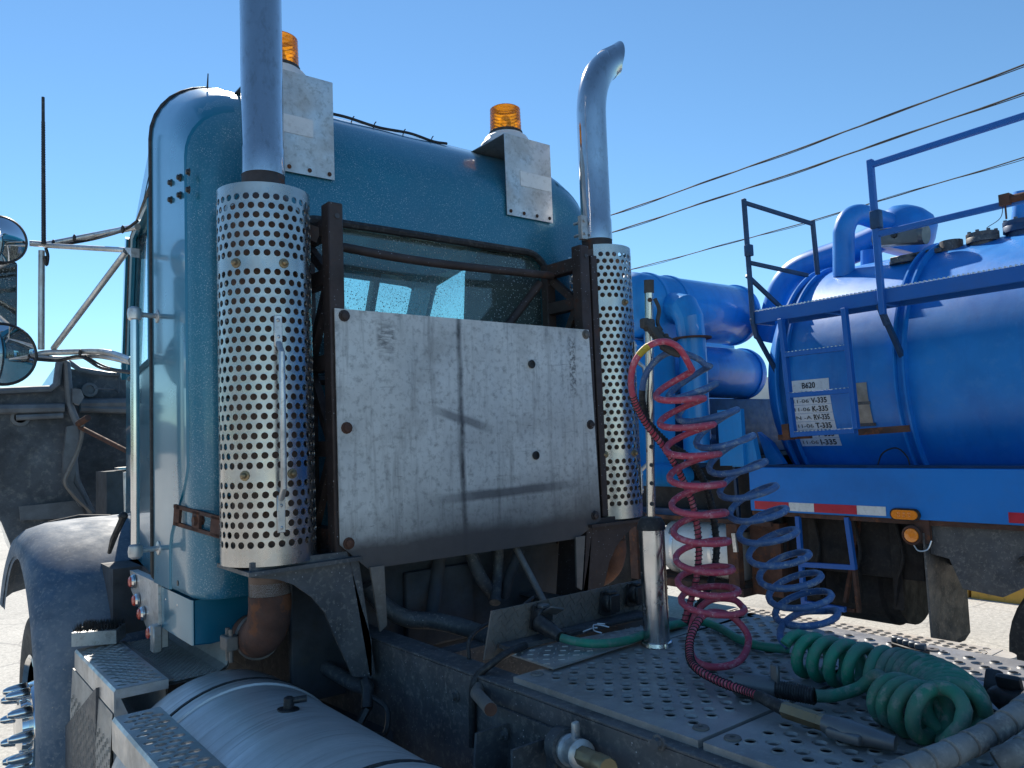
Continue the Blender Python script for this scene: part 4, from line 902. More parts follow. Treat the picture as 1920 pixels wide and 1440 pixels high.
eb = MB(); eb.prism([(-0.712, 4.900, 1.649), (-0.573, 4.900, 1.656), (-0.574, 4.900, 1.336), (-0.712, 4.900, 1.350)], (0, .3, 0)); eb.build('engine_side', M['dark'], TR, smooth=0)
ap = MB(); ap.prism([(-0.655, 4.880, 1.670), (-0.577, 4.880, 1.672), (-0.577, 4.880, 1.656), (-0.655, 4.880, 1.658)], (0, .1, 0)); ap.cyl((-0.698, 4.500, 1.652), (-0.693, 4.500, 1.428), .014, n=8); ap.build('engine_pipe', M['step'], TR)
# ---- mirrors, brackets, antenna
MY = 3.9
mb = MB()
mb.tube([(-1.208, 3.900, 2.677), (-1.154, 3.900, 2.679), (-1.118, 3.900, 2.689), (-0.957, 3.850, 2.737), (-0.900, 3.340, 2.660)], .013, 10)
mb.tube([(-1.150, 3.900, 2.675), (-0.930, 3.413, 2.576)], .011, 10); mb.tube([(-1.162, 3.900, 2.650), (-1.162, 3.900, 2.214)], .0135, 10); mb.tube([(-0.930, 3.404, 2.565), (-1.116, 3.900, 2.219)], .0125, 10)
mb.tube(catmull([(-1.196, 3.900, 2.183), (-1.146, 3.900, 2.199), (-1.062, 3.850, 2.201), (-0.965, 3.750, 2.196), (-0.932, 3.600, 2.169), (-0.920, 3.364, 2.119)], 5), .013, 10)
mb.tube(catmull([(-1.176, 3.900, 2.179), (-1.078, 3.880, 2.176), (-0.988, 3.800, 2.180), (-0.944, 3.700, 2.166), (-0.920, 3.364, 2.110)], 5), .010, 8)
mb.prism([(-0.940, 3.394, 2.581), (-0.940, 3.267, 2.552), (-0.940, 3.268, 2.516)], (.03, 0, 0)); mb.build('mirror_bracket', M['alu'], TR)
for pts, r in (([(-1.141, 3.880, 2.667), (-1.041, 3.860, 2.692), (-0.957, 3.850, 2.720), (-0.950, 3.364, 2.643), (-0.920, 3.252, 2.659)], .006), ([(-1.183, 3.880, 2.167), (-1.098, 3.880, 2.165), (-1.029, 3.800, 2.178), (-0.964, 3.700, 2.119), (-0.930, 3.320, 2.065)], .007), ([(-1.008, 3.800, 2.179), (-0.944, 3.700, 2.124), (-0.930, 3.319, 2.069)], .005), ([(-1.149, 3.880, 2.659), (-1.141, 3.880, 2.624), (-1.146, 3.880, 2.584), (-1.153, 3.880, 2.623)], .007)):
    mw = MB(); mw.tube(catmull(pts, 6), r, 6); mw.build('mirror_wire', M['rubber'], TR)
for c in ((-1.122, 3.870, 2.682), (-1.044, 3.850, 2.711), (-0.960, 3.317, 2.635), (-1.029, 3.800, 2.192)):
    mw = MB(); mw.sphere(c, .017, (.4, 1, 1), 8, 6); mw.build('cable_tie', M['rubber'], TR)
an = MB(); a, b_ = V((-1.157, 3.880, 2.675)), V((-1.162, 3.880, 3.336))
N = 120; an.tube([a.lerp(b_, i/N) for i in range(N+1)], [.0085-.002*i/N+(.0016 if i % 2 and i < 100 else 0) for i in range(N+1)], 8); an.build('whip_antenna', M['rubber'], TR)
def round_mirror(c, r):
    c = V(c); nrm = Vector((.22, -1, -.02)).normalized()
    b = MB(); b.lathe([(0, -.075), (r*.5, -.07), (r*.9, -.035), (r*1.0, -.008), (r*1.03, .004), (r*.98, .010), (r*.94, .007)], c, nrm, 40); o = b.build('round_mirror', M['plastic_black'], TR, smooth=50)
    b = MB(); b.lathe([(r*.95*(1-k/8), .006+.028*(1-(1-k/8)**2)) for k in range(9)], c, nrm, 40); b.build('mirror_face', M['mirror_glass'], o, smooth=80)
round_mirror((-1.317, 3.860, 2.670), .100); round_mirror((-1.308, 3.860, 2.183), .130)
rm = MB(); q = [(-1.427, 3.900, 2.586), (-1.249, 3.900, 2.606), (-1.248, 3.900, 2.287), (-1.424, 3.900, 2.277)]
cx_ = (V(q[0])+V(q[2]))/2; sz = (abs(V(q[1]).x-V(q[0]).x), .06, abs(V(q[1]).z-V(q[2]).z)); RM = Matrix.Rotation(rad(24), 3, 'Z')
rm.obox(cx_, sz, RM, .018); rmo = rm.build('flat_mirror', M['plastic_black'], TR)
rm = MB(); rm.obox(cx_-RM @ Vector((0, .0315, 0)), (sz[0]-.03, .002, sz[2]-.03), RM); rm.build('mirror_face', M['mirror_glass'], rmo, smooth=0)
for s in (1,):     # mirror on the far side, seen through the cab
    f = MB(); f.tube([(.93, 3.5, 2.70), (1.3, 3.9, 2.72), (1.3, 3.9, 2.1)], .012, 8); f.tube([(.93, 3.5, 2.66), (1.3, 3.9, 2.15)], .012, 8); f.build('mirror_bracket', M['alu'], TR)

# ================================================================== HOSES ON THE DECK
def coil(keys, per=18, phase=0.0):
    # keys: one (centre, radius) per turn; the loops are seen side-on by someone beside the truck
    e1 = CR-Vector((0, 0, CR.z)); e1.normalize(); f = Vector((CF.x, CF.y, 0)).normalized()
    cs = catmull([k[0] for k in keys], per); out = []
    for i, c in enumerate(cs):
        t = i/per; r = lerpn([k[1] for k in keys], i/(len(cs)-1)); a = 2*PI*t+phase; tl = lerpn([k[2] for k in keys], i/(len(cs)-1))
        out.append(c+r*(math.cos(a)*(e1+Vector((0, 0, tl)))+math.sin(a)*(f+Vector((0, 0, .12)))))
    return out
px = 2.2/1460
red = [((0.042, 1.411, 1.907), 34*px, 0.28), ((0.057, 1.407, 1.825), 44*px, 0.25), ((0.076, 1.398, 1.753), 46*px, 0.22), ((0.087, 1.396, 1.673), 47*px, 0.19), ((0.097, 1.396, 1.592), 48*px, 0.16), ((0.102, 1.399, 1.515), 49*px, 0.12), ((0.109, 1.400, 1.438), 49*px, 0.09), ((0.116, 1.401, 1.363), 51*px, 0.06), ((0.110, 1.386, 1.308), 53*px, 0.03), ((0.113, 1.375, 1.263), 55*px, 0.00)]
rp = coil(red)
# lead-in over the hook and down the spiral-wrapped strand; last big loop stands on the deck
lead = catmull([(0.154, 1.514, 1.201), (0.179, 1.484, 1.316), (0.192, 1.477, 1.422), (0.178, 1.478, 1.532), (0.142, 1.486, 1.619), (0.091, 1.494, 1.699), (0.021, 1.504, 1.778), (-0.028, 1.499, 1.843), (-0.052, 1.487, 1.897), (-0.060, 1.463, 1.947), (-0.042, 1.433, 1.986), (-0.007, 1.403, 2.001), (0.032, 1.386, 1.986), (0.068, 1.381, 1.946)], 7)
loop = catmull([rp[-1], (0.179, 1.359, 1.280), (0.120, 1.393, 1.282), (0.082, 1.420, 1.235), (0.005, 1.372, 1.165), (-0.022, 1.293, 1.152), (0.030, 1.241, 1.165), (0.129, 1.279, 1.200), (0.121, 1.326, 1.250), (0.051, 1.350, 1.265), (-0.036, 1.331, 1.235), (-0.083, 1.305, 1.195), (-0.106, 1.268, 1.172), (-0.128, 1.188, 1.163), (-0.157, 1.101, 1.168), (-0.173, 1.042, 1.170)], 8)
HR = .0092
rh = thing('coiled_air_hose', 'red coiled air hose hanging from the chromed post down to the deck', 'hose', (.2, 1.45, 1.14))
h = MB(); h.tube(lead[60:-2]+rp+loop, HR, 12); h.build('hose', M['hose_red'], rh, smooth=60)
h = MB(); h.tube(lead[:61], HR*.98, 10); h.build('hose_lead', M['hose_red'], rh, smooth=60)
def spring(pts, r, wr, turns, name, mt, parent):
    n = int(turns*10); out = []; L = len(pts)-1; u = None
    for i in range(n+1):
        x = i/n*L; k = min(int(x), L-1); p = pts[k].lerp(pts[k+1], x-k); t = (pts[k+1]-pts[k]).normalized()
        if u is None: u, _ = frame(t)
        u = (u-t*u.dot(t)).normalized(); w = t.cross(u); a = 2*PI*turns*i/n; out.append(p+r*(math.cos(a)*u+math.sin(a)*w))
    m_ = MB(); m_.tube(out, wr, 5); return m_.build(name, M[mt], parent, smooth=80)
spring(lead[:52], HR+.001, .0016, 62, 'hose_spring', 'rubber', rh)
spring(loop[-46:-2], HR+.001, .0016, 40, 'hose_spring', 'rubber', rh)
b = MB(); b.tube(lead[66:72], HR+.001, 12); b.build('yellow_band', M['yellow_tag'], rh)
e0 = loop[-1]; e1 = V((-0.194, 0.970, 1.165)); e2_ = V((-0.199, 0.889, 1.163)); e3 = V((-0.209, 0.823, 1.162))
b = MB(); b.tube([loop[-2], e0, e1], [.0125, .013, .014], 12); b.build('rubber_sleeve', M['rubber'], rh)
b = MB(); b.tube([e1, e2_], .017, 6); b.tube([e2_, e2_+(e3-e2_)*.25], .0165, 6); b.build('hose_fitting', M['brass'], rh)
gg = MB(); gg.tube([e2_+(e3-e2_)*.25, e3, V((-0.193, 0.739, 1.158))], [.019, .024, .014], 10); gg.obox(e3+Vector((0, 0, -.004)), (.05, .07, .02), None, .006); gg.build('gladhand', M['grey_metal'], rh)

blue = [((0.116, 1.417, 1.905), 40*px, 0.50), ((0.125, 1.414, 1.853), 44*px, 0.48), ((0.171, 1.384, 1.778), 46*px, 0.45), ((0.189, 1.351, 1.704), 47*px, 0.43), ((0.216, 1.336, 1.631), 47*px, 0.41), ((0.223, 1.311, 1.565), 47*px, 0.39), ((0.246, 1.298, 1.502), 47*px, 0.36), ((0.250, 1.274, 1.444), 48*px, 0.34), ((0.267, 1.254, 1.382), 49*px, 0.32), ((0.283, 1.234, 1.325), 50*px, 0.30), ((0.285, 1.211, 1.278), 51*px, 0.27), ((0.278, 1.194, 1.236), 52*px, 0.25)]
bp = coil(blue)
blead = catmull([(0.180, 1.532, 1.189), (0.245, 1.499, 1.273), (0.266, 1.473, 1.383), (0.255, 1.470, 1.510), (0.223, 1.473, 1.607), (0.180, 1.489, 1.675), (0.122, 1.518, 1.721), (0.070, 1.541, 1.786), (0.048, 1.539, 1.856), (0.049, 1.519, 1.925), (0.075, 1.482, 1.971), (0.103, 1.446, 1.981), (0.141, 1.405, 1.959), (0.161, 1.385, 1.931)], 7)
bh = thing('coiled_air_hose', 'blue coiled air hose stretched beside the red one', 'hose', (.35, 1.4, 1.14))
h = MB(); h.tube(blead[58:-2]+bp+catmull([bp[-1], (0.373, 1.195, 1.241), (0.311, 1.231, 1.242), (0.211, 1.222, 1.232), (0.132, 1.184, 1.216), (0.121, 1.156, 1.199)], 6)[1:], HR, 12); h.build('hose', M['hose_blue'], bh, smooth=60)
h = MB(); h.tube(blead[:59], HR*1.05, 10); h.build('hose_lead', M['rubber'], bh, smooth=60)
spring(blead[:56], HR+.0014, .0018, 66, 'hose_spring', 'rubber', bh)
# rubber hanger on the post
hk = thing('hose_hanger', 'black rubber strap hanger clipped to the top of the chromed post', 'hanger', (.1, 1.56, 2.0))
b = MB(); a, c = V((0.040, 1.501, 2.068)), V((0.030, 1.426, 1.991)); b.bar(a, c, .018, .05, tuple(-CF), .004); b.obox(V((0.035, 1.493, 2.065)), (.05, .02, .03), None, .006)
for k in range(6): b.obox(a.lerp(c, k/5)+Vector((random.uniform(-.012, .012), 0, random.uniform(-.012, .012))), (.02, .03, .03), Matrix.Rotation(k*.7, 3, 'Y'), .005)
b.build('strap', M['rope'], hk)
b = MB(); b.tube(catmull([(0.073, 1.493, 2.141), (0.076, 1.482, 2.108), (0.065, 1.481, 2.069), (0.066, 1.469, 2.044)], 5), .006, 6); b.build('hook', M['rope'], hk)
b = MB(); b.tube(catmull([(0.021, 1.433, 1.994), (0.039, 1.408, 1.974), (0.054, 1.396, 1.968)], 5), .011, 8); b.build('keeper', M['rope'], hk)

# ---- green electric cable: plain run, then a coil lying on the deck
gt = thing('coiled_power_cable', 'green coiled power cable lying on the perforated deck', 'cable', (.3, 1.2, 1.14))
run = catmull([(-0.163, 1.700, 1.180), (-0.141, 1.661, 1.172), (-0.102, 1.615, 1.167), (-0.028, 1.584, 1.166), (0.091, 1.600, 1.164), (0.241, 1.636, 1.155), (0.334, 1.607, 1.155), (0.314, 1.511, 1.153), (0.248, 1.397, 1.153), (0.227, 1.304, 1.153), (0.252, 1.238, 1.153)], 7)
h = MB(); h.tube(run, .0125, 10); h.build('cable_run', M['hose_green'], gt, smooth=60)
def lie_coil(path, radii, turns, flat=.95, per=22, ph=0.0):
    cs = catmull(path, 30); L = [0]
    for a, b in zip(cs, cs[1:]): L.append(L[-1]+(b-a).length)
    out = []; N = int(turns*per)
    for i in range(N+1):
        d = L[-1]*i/N; k = 0
        while k < len(L)-2 and L[k+1] < d: k += 1
        f = (d-L[k])/max(1e-6, L[k+1]-L[k]); c = cs[k].lerp(cs[k+1], f); t = (cs[min(k+1, len(cs)-1)]-cs[max(k-1, 0)]).normalized()
        up = Vector((0, 0, 1)); sd_ = t.cross(up).normalized(); r = lerpn(radii, i/N); a = 2*PI*turns*i/N+ph
        out.append(c+r*(math.cos(a)*sd_+math.sin(a)*up*flat))
    return out
ga = lie_coil([(0.101, 1.123, 1.197), (0.090, 1.027, 1.197), (0.085, 0.947, 1.197), (0.090, 0.884, 1.197)], [.044, .046, .047, .047], 5.5, ph=.6)
gb = lie_coil([(0.090, 0.884, 1.197), (0.080, 0.828, 1.198), (0.050, 0.768, 1.199), (-0.007, 0.713, 1.199), (-0.064, 0.685, 1.199)], [.047, .050, .051, .051], 11, ph=.6+PI)
gc = lie_coil([(-0.064, 0.685, 1.199), (-0.094, 0.694, 1.196), (-0.087, 0.745, 1.192), (-0.050, 0.813, 1.190)], [.051, .048, .046], 5.2, ph=.6+PI)
h = MB(); h.tube(ga, .0142, 10); h.build('coil', M['hose_green'], gt, smooth=60)
h = MB(); h.tube(gb[:-1]+gc, .0142, 10); h.build('coil', M['hose_green_dirty'], gt, smooth=60)
tail = catmull([gc[-1], (-0.002, 0.859, 1.215), (-0.009, 0.904, 1.182), (-0.051, 0.938, 1.168), (-0.076, 0.967, 1.166)], 7)
h = MB(); h.tube(tail, .0135, 10); h.build('cable_tail', M['hose_green_dirty'], gt, smooth=60)
t0, t1, t2 = V((-0.078, 0.969, 1.166)), V((-0.095, 1.053, 1.166)), V((-0.127, 1.139, 1.166))
h = MB(); h.cyl(t0, t1, .0145, n=12); pl_ = h.build('plug_strain_relief', M['rubber'], gt)
spring([t0.lerp(t1, k/10) for k in range(11)], .0165, .0034, 15, 'relief_rings', 'rubber', pl_)
h = MB(); h.tube([t1, t1.lerp(t2, .2), t1.lerp(t2, .85), t2], [.02, .026, .028, .024], 14); h.obox(t1+Vector((0, 0, .03)), (.012, .02, .05), None, .003); h.build('cable_plug', M['grey_metal'], gt)

# ---- spiral-wrapped hose bundles at the near right
def wrapped(pts, r, lab, seg=.052):
    cs = catmull(pts, 60); m_ = MB(); L = 0; P_l = []; R_l = []
    for i, p in enumerate(cs):
        if i: L += (p-cs[i-1]).length
        f = (L % seg)/seg; P_l.append(p); R_l.append(r*(.80 if f < .07 else 1.05-.09*f))
    m_.tube(P_l, R_l, 20); return tag(m_.build('wrapped_hose', M['hose_wrap'], None, smooth=30, origin=tuple(cs[0])), lab, 'hose')
wrapped([(-0.448, 0.685, 1.170), (-0.343, 0.648, 1.180), (-0.247, 0.620, 1.190), (-0.148, 0.598, 1.200), (-0.058, 0.577, 1.220), (0.152, 0.572, 1.240)], .0215, 'long grey spiral-wrapped hose crossing the bottom right corner of the deck')
wrapped([(-0.191, 0.570, 1.175), (-0.170, 0.546, 1.190), (-0.058, 0.521, 1.200)], .020, 'short grey wrapped hose end at the right edge under the longer one')
# black coupling lumps beyond the coil
cpn = thing('cable_plug', 'black plastic plug with flared wings beside the green coil', 'plug', (.23, .75, 1.14))
a, b_ = V((0.186, 0.711, 1.170)), V((0.156, 0.638, 1.170))
m_ = MB(); m_.tube([a, a.lerp(b_, .3), a.lerp(b_, .6), b_], [.018, .028, .022, .03], 12); m_.build('plug_body', M['plastic_black'], cpn)
m_ = MB(); m_.obox(a+Vector((.005, 0, .022)), (.02, .035, .055), Matrix.Rotation(.5, 3, 'Y'), .008); m_.obox(a.lerp(b_, .55)+Vector((.0, 0, .028)), (.018, .05, .05), Matrix.Rotation(-.4, 3, 'Y'), .008); m_.build('plug_wing', M['plastic_black'], cpn)
# loose clamp lying at the deck edge
lc = thing('loose_clamp', 'dark notched clamp lying at the deck edge by the pale step plank', 'clamp', (.55, 1.1, 1.14))
a, b_ = V((0.495, 1.066, 1.152)), V((0.460, 0.973, 1.152))
m_ = MB(); m_.bar(a, b_, .035, .012, bev=.002); m_.build('clamp_bar', M['rubber'], lc)
nm = MB(); nm.obox((0, 0, 0), (.028, .018, .016), None, .003); nme = nm.mesh('clamp_block')
for k in range(5): piece('clamp_block', nme, M['grey_metal'], lc, a.lerp(b_, (k+.3)/5)+Vector((0, 0, .013)), (0, 0, rad(-75)))
# bungee
bg_ = thing('bungee_strap', 'black rubber bungee strap with white wire hook on the connector panel foot', 'strap', (.0, 1.75, 1.16))
m_ = MB(); m_.bar((0.061, 1.739, 1.170), (0.273, 1.716, 1.172), .012, .012, bev=.003); m_.build('rubber_band', M['rubber'], bg_)
m_ = MB(); m_.bar((-0.120, 1.729, 1.176), (-0.059, 1.726, 1.176), .02, .012, bev=.003); m_.build('rubber_band', M['rubber'], bg_)
m_ = MB(); m_.tube(catmull([(0.041, 1.710, 1.172), (0.023, 1.731, 1.178), (-0.001, 1.733, 1.182), (-0.029, 1.703, 1.176), (-0.024, 1.676, 1.172)], 6), .0022, 6)
m_.tube(catmull([(-0.062, 1.726, 1.172), (-0.015, 1.726, 1.176), (-0.005, 1.713, 1.178)], 5), .0022, 6); m_.tube([(0.026, 1.745, 1.180), (0.037, 1.723, 1.180)], .0022, 6); m_.build('wire_hook', M['wire'], bg_)

# ================================================================== TANK TRUCK
TT = thing('tank_truck', 'bright blue vacuum tank truck with catwalk, ladder and pipework parked alongside', 'truck', (4.2, 1.5, 0))
XC, ZC, TRD = 4.15, 2.06, .90
tb = MB()
tb.lathe([(0, .36), (.25, .34), (.50, .28), (.70, .19), (.83, .09), (.885, .02), (TRD, -.03), (TRD, -9.0)], (XC, 3.16, ZC), (0, 1, 0), 96)
tko = tb.build('tank', M['blue'], TT, smooth=50)
def ring(y, w, r0=TRD, r1=.945, name='tank_ring', mt='blue'):
    m_ = MB(); m_.lathe([(r0-.004, -w), (r1, -w), (r1, -w+.012), (r1-.03, -w+.016), (r1-.03, w-.016), (r1, w-.012), (r1, w), (r0-.004, w)], (XC, y, ZC), (0, 1, 0), 96); return m_.build(name, M[mt], tko, smooth=30)
ring(3.10, .045, r1=.93); ring(2.27, .035)
ring(.35, .035); ring(-1.5, .035)
cl = MB()
for y in (3.0, 2.3, 1.2, 0, -1.2): cl.box(XC-.75, XC+.75, y-.05, y+.05, 1.18, 1.42)
cl.box(3.45, 3.6, -5, 3.3, 1.0, 1.30); cl.box(4.7, 4.85, -5, 3.3, 1.0, 1.30); cl.build('tank_saddle', M['frame_black'], TT, smooth=0)
# skirt panel with tape
sp = MB(); sp.box(2.985, 3.0, -6, 3.24, 1.195, 1.49, .003); sp.box(3.0, 3.45, -6, 3.24, 1.44, 1.488); sk = sp.build('side_skirt', M['blue_panel'], TT, smooth=20)
sp = MB(); sp.box(3.0, 3.12, -6, 3.24, 1.165, 1.20); sp.build('skirt_angle', M['rusty'], sk, smooth=0)
sp = MB(); sp.box(3.06, 3.12, -6, 3.22, 1.489, 1.503); sp.build('skirt_cap', M['blue_dark'], sk, smooth=0)
def tape(u0, u1, v0, v1, mt, nm):
    a, b = V((2.985, 0, 0)), 0
    return a
for y0, y1, mt in ((3.205, 2.945, 'red_tape'), (2.943, 2.765, 'white_tape'), (2.763, 2.480, 'red_tape'), (2.478, 2.30, 'white_tape'), (1.645, 1.35, 'red_tape'), (1.348, 1.17, 'white_tape')):
    m_ = MB(); m_.box(2.982, 2.9845, y1, y0, 1.207, 1.262); m_.build('reflective_tape', M[mt], sk, smooth=0)
ml = MB(); y, z = 2.186, 1.222
def stadium(x, y, z, hw, hr, dx, n=8):
    pts = []
    for i in range(n+1): a = -PI/2+PI*i/n; pts.append(Vector((x, y+hw+hr*math.cos(a), z+hr*math.sin(a))))
    for i in range(n+1): a = PI/2+PI*i/n; pts.append(Vector((x, y-hw+hr*math.cos(a), z+hr*math.sin(a))))
    return pts
ml.prism(stadium(2.984, y, z, .052, .036, 0), (-.010, 0, 0)); mlo = ml.build('marker_lamp', M['rubber'], TT, smooth=30)
m_ = MB(); m_.prism(stadium(2.974, y, z, .048, .027, 0), (-.012, 0, 0)); 
for k in range(6): m_.sphere((2.962, y-.045+.03*(k % 3)+.015, z-.009+.018*(k//3)), .008, (.5, 1, 1), 8, 5)
m_.build('lamp_lens', M['orange_lens'], mlo)
m_ = MB(); c = (2.99, 2.155, 1.105); m_.lathe([(.058, 0), (.056, .018), (.046, .022), (.042, .016), (0, .016)], c, (-1, 0, 0), 24); m_.box(2.99, 3.02, 2.06, 2.14, 1.06, 1.2); rmo = m_.build('round_lamp', M['rusty'], TT)
m_ = MB(); m_.lathe([(.041, .014), (.039, .024), (.02, .030), (0, .031)], c, (-1, 0, 0), 24); m_.build('lamp_lens', M['orange_lens'], rmo)
m_ = MB(); m_.tube(catmull([(2.98, 2.15, 1.05), (2.97, 2.12, 1.02), (2.97, 2.07, 1.03), (2.985, 2.05, 1.08)], 6), .004, 6); m_.build('lamp_wire', M['wire'], TT)
# catwalk, rails, ladder
cw = MB(); cw.box(2.975, 2.99, -6, 3.135, 2.475, 2.56, .003); cw.box(3.20, 3.215, -6, 3.0, 2.475, 2.56, .003)
for y in (3.12, 2.6, 2.25, 1.2, 0, -1.2): cw.box(2.99, 3.20, y-.02, y+.02, 2.478, 2.54)
cwo = cw.build('catwalk', M['blue_steel'], TT, smooth=20)
gm = MB()
for i in range(170):
    y = 3.13-i*.026
    for k in range(1): gm.prism([(2.977, y, 2.56), (2.977, y-.013, 2.56), (2.977, y-.0105, 2.570), (2.977, y-.0025, 2.570)], (.23, 0, 0))
tag(gm.build('catwalk_teeth', M['wire'], cwo, smooth=0), kind='stuff')
gm = MB(); gm.box(2.99, 3.20, -6, 3.12, 2.548, 2.552); gm.build('catwalk_floor', M['blue_steel'], cwo, smooth=0)
def pipe(name, pts, w=.029, mt='blue_dark'):
    m_ = MB()
    for a, b in zip(pts, pts[1:]): m_.bar(a, b, w, w, bev=.004, ext=w/2-.002)
    return m_.build(name, M[mt], TT, smooth=20)
A, B2 = V((2.970, 3.139, 3.333)), V((3.350, 2.854, 3.167))
pipe('rail_post', [(2.970, 3.124, 2.482), A+Vector((0, 0, .0145))]); pipe('guard_rail', [A+Vector((.0155, 0, 0)), B2], .027)
pipe('rail_post', [B2+Vector((0, 0, .0145)), (3.400, 2.870, 2.828)], .028); pipe('guard_rail', [V((2.970, 3.133, 2.908))+Vector((.0155, 0, 0)), (3.380, 2.944, 2.825)], .027); pipe('guard_brace', [(2.985, 3.154, 2.817), (3.300, 3.095, 2.598)], .028)
pipe('guard_brace', [(2.968, 3.125, 2.504), (3.000, 3.125, 2.394)], .03); pipe('guard_brace', [(3.000, 3.124, 2.405), (3.260, 3.155, 2.163)], .0285)
pipe('rail_post', [(2.965, 2.225, 2.423), V((2.965, 2.236, 3.324))+Vector((0, 0, .018))], .036, 'blue_steel'); pipe('guard_rail', [V((2.965, 2.236, 3.324))-Vector((0, .0185, 0)), (2.965, .2, 3.36)], .033, 'blue_steel'); pipe('guard_rail', [V((2.965, 2.234, 2.895))-Vector((0, .0185, 0)), (2.965, .2, 2.90)], .033, 'blue_steel')
pipe('guard_brace', [(2.972, 2.242, 2.458), (3.000, 2.224, 2.360)], .034); pipe('guard_brace', [(3.000, 2.224, 2.370), (3.220, 2.252, 2.179)], .032)
m_ = MB(); m_.obox(V((2.960, 2.222, 2.983)), (.05, .06, .11), None, .006); m_.build('hinge_bracket', M['blue_dark'], TT)
m_ = MB(); m_.obox(V((2.965, 3.120, 2.988)), (.045, .05, .08), None, .006); m_.build('hinge_bracket', M['blue_dark'], TT)
m_ = MB(); a = V((2.950, 1.528, 2.914)); m_.cyl(a, a+Vector((0, -.3, -.0)), .022, n=12); m_.box(a.x-.03, a.x+.03, a.y-.03, a.y+.02, a.z-.03, a.z+.03); m_.tube([a+Vector((0, .0, -.03)), a+Vector((0, .0, -.1))], .005, 6); m_.build('rail_latch', M['rusty'], TT)
m_ = MB(); m_.tube(catmull([(2.950, 1.537, 2.905), (2.950, 1.555, 2.828), (2.950, 1.625, 2.790)], 5), .002, 5); m_.build('latch_cord', M['rope'], TT)
LX = 2.955
def ladder():
    m_ = MB()
    for p, q in (((2.955, 2.900, 2.478), (2.955, 2.857, 1.690)), ((2.955, 2.457, 2.481), (2.955, 2.431, 1.728))): m_.bar(p, q, .03, .045, (1, 0, 0), bev=.003)
    lo = m_.build('ladder', M['blue_steel'], TT, smooth=20)
    for (u0, v0, u1, v1) in ((1471, 668, 1590, 651), (1479, 743, 1598, 727), (1488, 815, 1604, 806)):
        pass
    for p, q in (((2.955, 2.889, 2.234), (2.955, 2.450, 2.233)), ((2.955, 2.876, 1.964), (2.955, 2.441, 1.968)), ((2.955, 2.859, 1.708), (2.955, 2.439, 1.719))):
        p, q = V(p), V(q); m_ = MB(); m_.bar(p, q, .04, .03, bev=.002); r = m_.build('rung', M['blue_steel'], lo, smooth=20)
        t = MB(); d = q-p; n_ = 16
        for k in range(n_):
            c = p+d*(k+.5)/n_+Vector((0, 0, .017)); t.obox(c, (.036, .011, .007), None)
        tag(t.build('rung_teeth', M['wire'], r, smooth=0), kind='stuff')
    m_ = MB(); m_.bar((3.000, 2.991, 1.692), (3.000, 2.765, 1.697), .04, .035); m_.bar((3.000, 2.443, 1.711), (3.100, 2.178, 1.723), .04, .04); m_.bar((2.950, 2.906, 1.779), (2.950, 2.897, 1.674), .05, .04, (1, 0, 0)); m_.build('ladder_bracket', M['rusty'], lo, smooth=20)
ladder()
# writing on the tank side: white label strips that hug the shell
def shell(u, v): pass
def on_tank(y, z, lift=.002):
    dz = z-ZC; r = TRD+lift; return Vector((XC-math.sqrt(max(0, r*r-dz*dz)), y, z))
def strip(y0, y1, z0, z1, mt, name, skew=0.0, lift=.002, n=6):
    m_ = MB(); R = []
    for i in range(n+1):
        z = z1+(z0-z1)*i/n; R.append([on_tank(y0, z, lift), on_tank(y1, z, lift)])
    R2 = [[p+Vector((.0015, 0, 0)) for p in r] for r in R]
    m_.loft(R, closed=False); return m_.build(name, M[mt], tko, smooth=60)
def text_on_tank(s, y0, z0, h, parent, w=None, bold=False):
    cu = bpy.data.curves.new('lettering', 'FONT'); cu.body = s; cu.size = h*1.38; cu.resolution_u = 3
    if bold: cu.offset = .0012
    to = bpy.data.objects.new('lettering_src', cu); COL.objects.link(to)
    bpy.context.view_layer.update(); dg = bpy.context.evaluated_depsgraph_get()
    me = bpy.data.meshes.new_from_object(to.evaluated_get(dg)); bpy.data.objects.remove(to)
    xs = [v.co.x for v in me.vertices]; W0 = max(xs)-min(xs); x0 = min(xs); sx = 1.0 if w is None else w/W0
    rl = root_loc(parent)
    for v in me.vertices:
        p = on_tank(y0-(v.co.x-x0)*sx, z0+v.co.y, .0045); v.co = p-rl
    me.materials.clear(); me.materials.append(M['ink']); o = bpy.data.objects.new('lettering', me); COL.objects.link(o); o.parent = parent; return o
Y0, Y1 = 3.048, 2.755
l0 = strip(Y0, Y1, 2.0, 2.078, 'label_white', 'label_strip'); text_on_tank('B620', Y0-.095, 2.020, .040, l0, .098, True)
zz = 1.962; rows = (('11-06', 'V-335'), ('11-06', 'K-335'), ('N -A', 'RV-335'), ('11-06', 'T-335'), ('11-06', 'P-335'), ('11-06', 'I-335'))
for k, (a, b) in enumerate(rows):
    z1 = zz-k*.0572; z0 = z1-.0555; l = strip(Y0, Y1, z0, z1, 'label_white', 'label_strip')
    text_on_tank(a, Y0-.018, z0+.015, .025, l, .115); text_on_tank(b, Y0-.150, z0+.010, .037, l, .115, True)
strip(2.592, 2.498, 1.905, 2.028, 'plate_grey', 'rating_plate', lift=.004); strip(2.602, 2.49, 1.885, 1.905, 'frame_black', 'plate_frame', lift=.004); strip(2.595, 2.495, 1.765, 1.885, 'plate_grey', 'rating_plate', lift=.005); strip(2.62, 2.48, 1.745, 1.765, 'frame_black', 'plate_frame', lift=.006)
m_ = MB(); c = on_tank(1.50, 2.02, .004); m_.prism([c+Vector((0, .09, 0)), c+Vector((0, 0, .09)), c+Vector((0, -.09, 0)), c+Vector((0, 0, -.09))], (-.004, 0, 0)); m_.build('placard_holder', M['label_white'], tko, smooth=0)
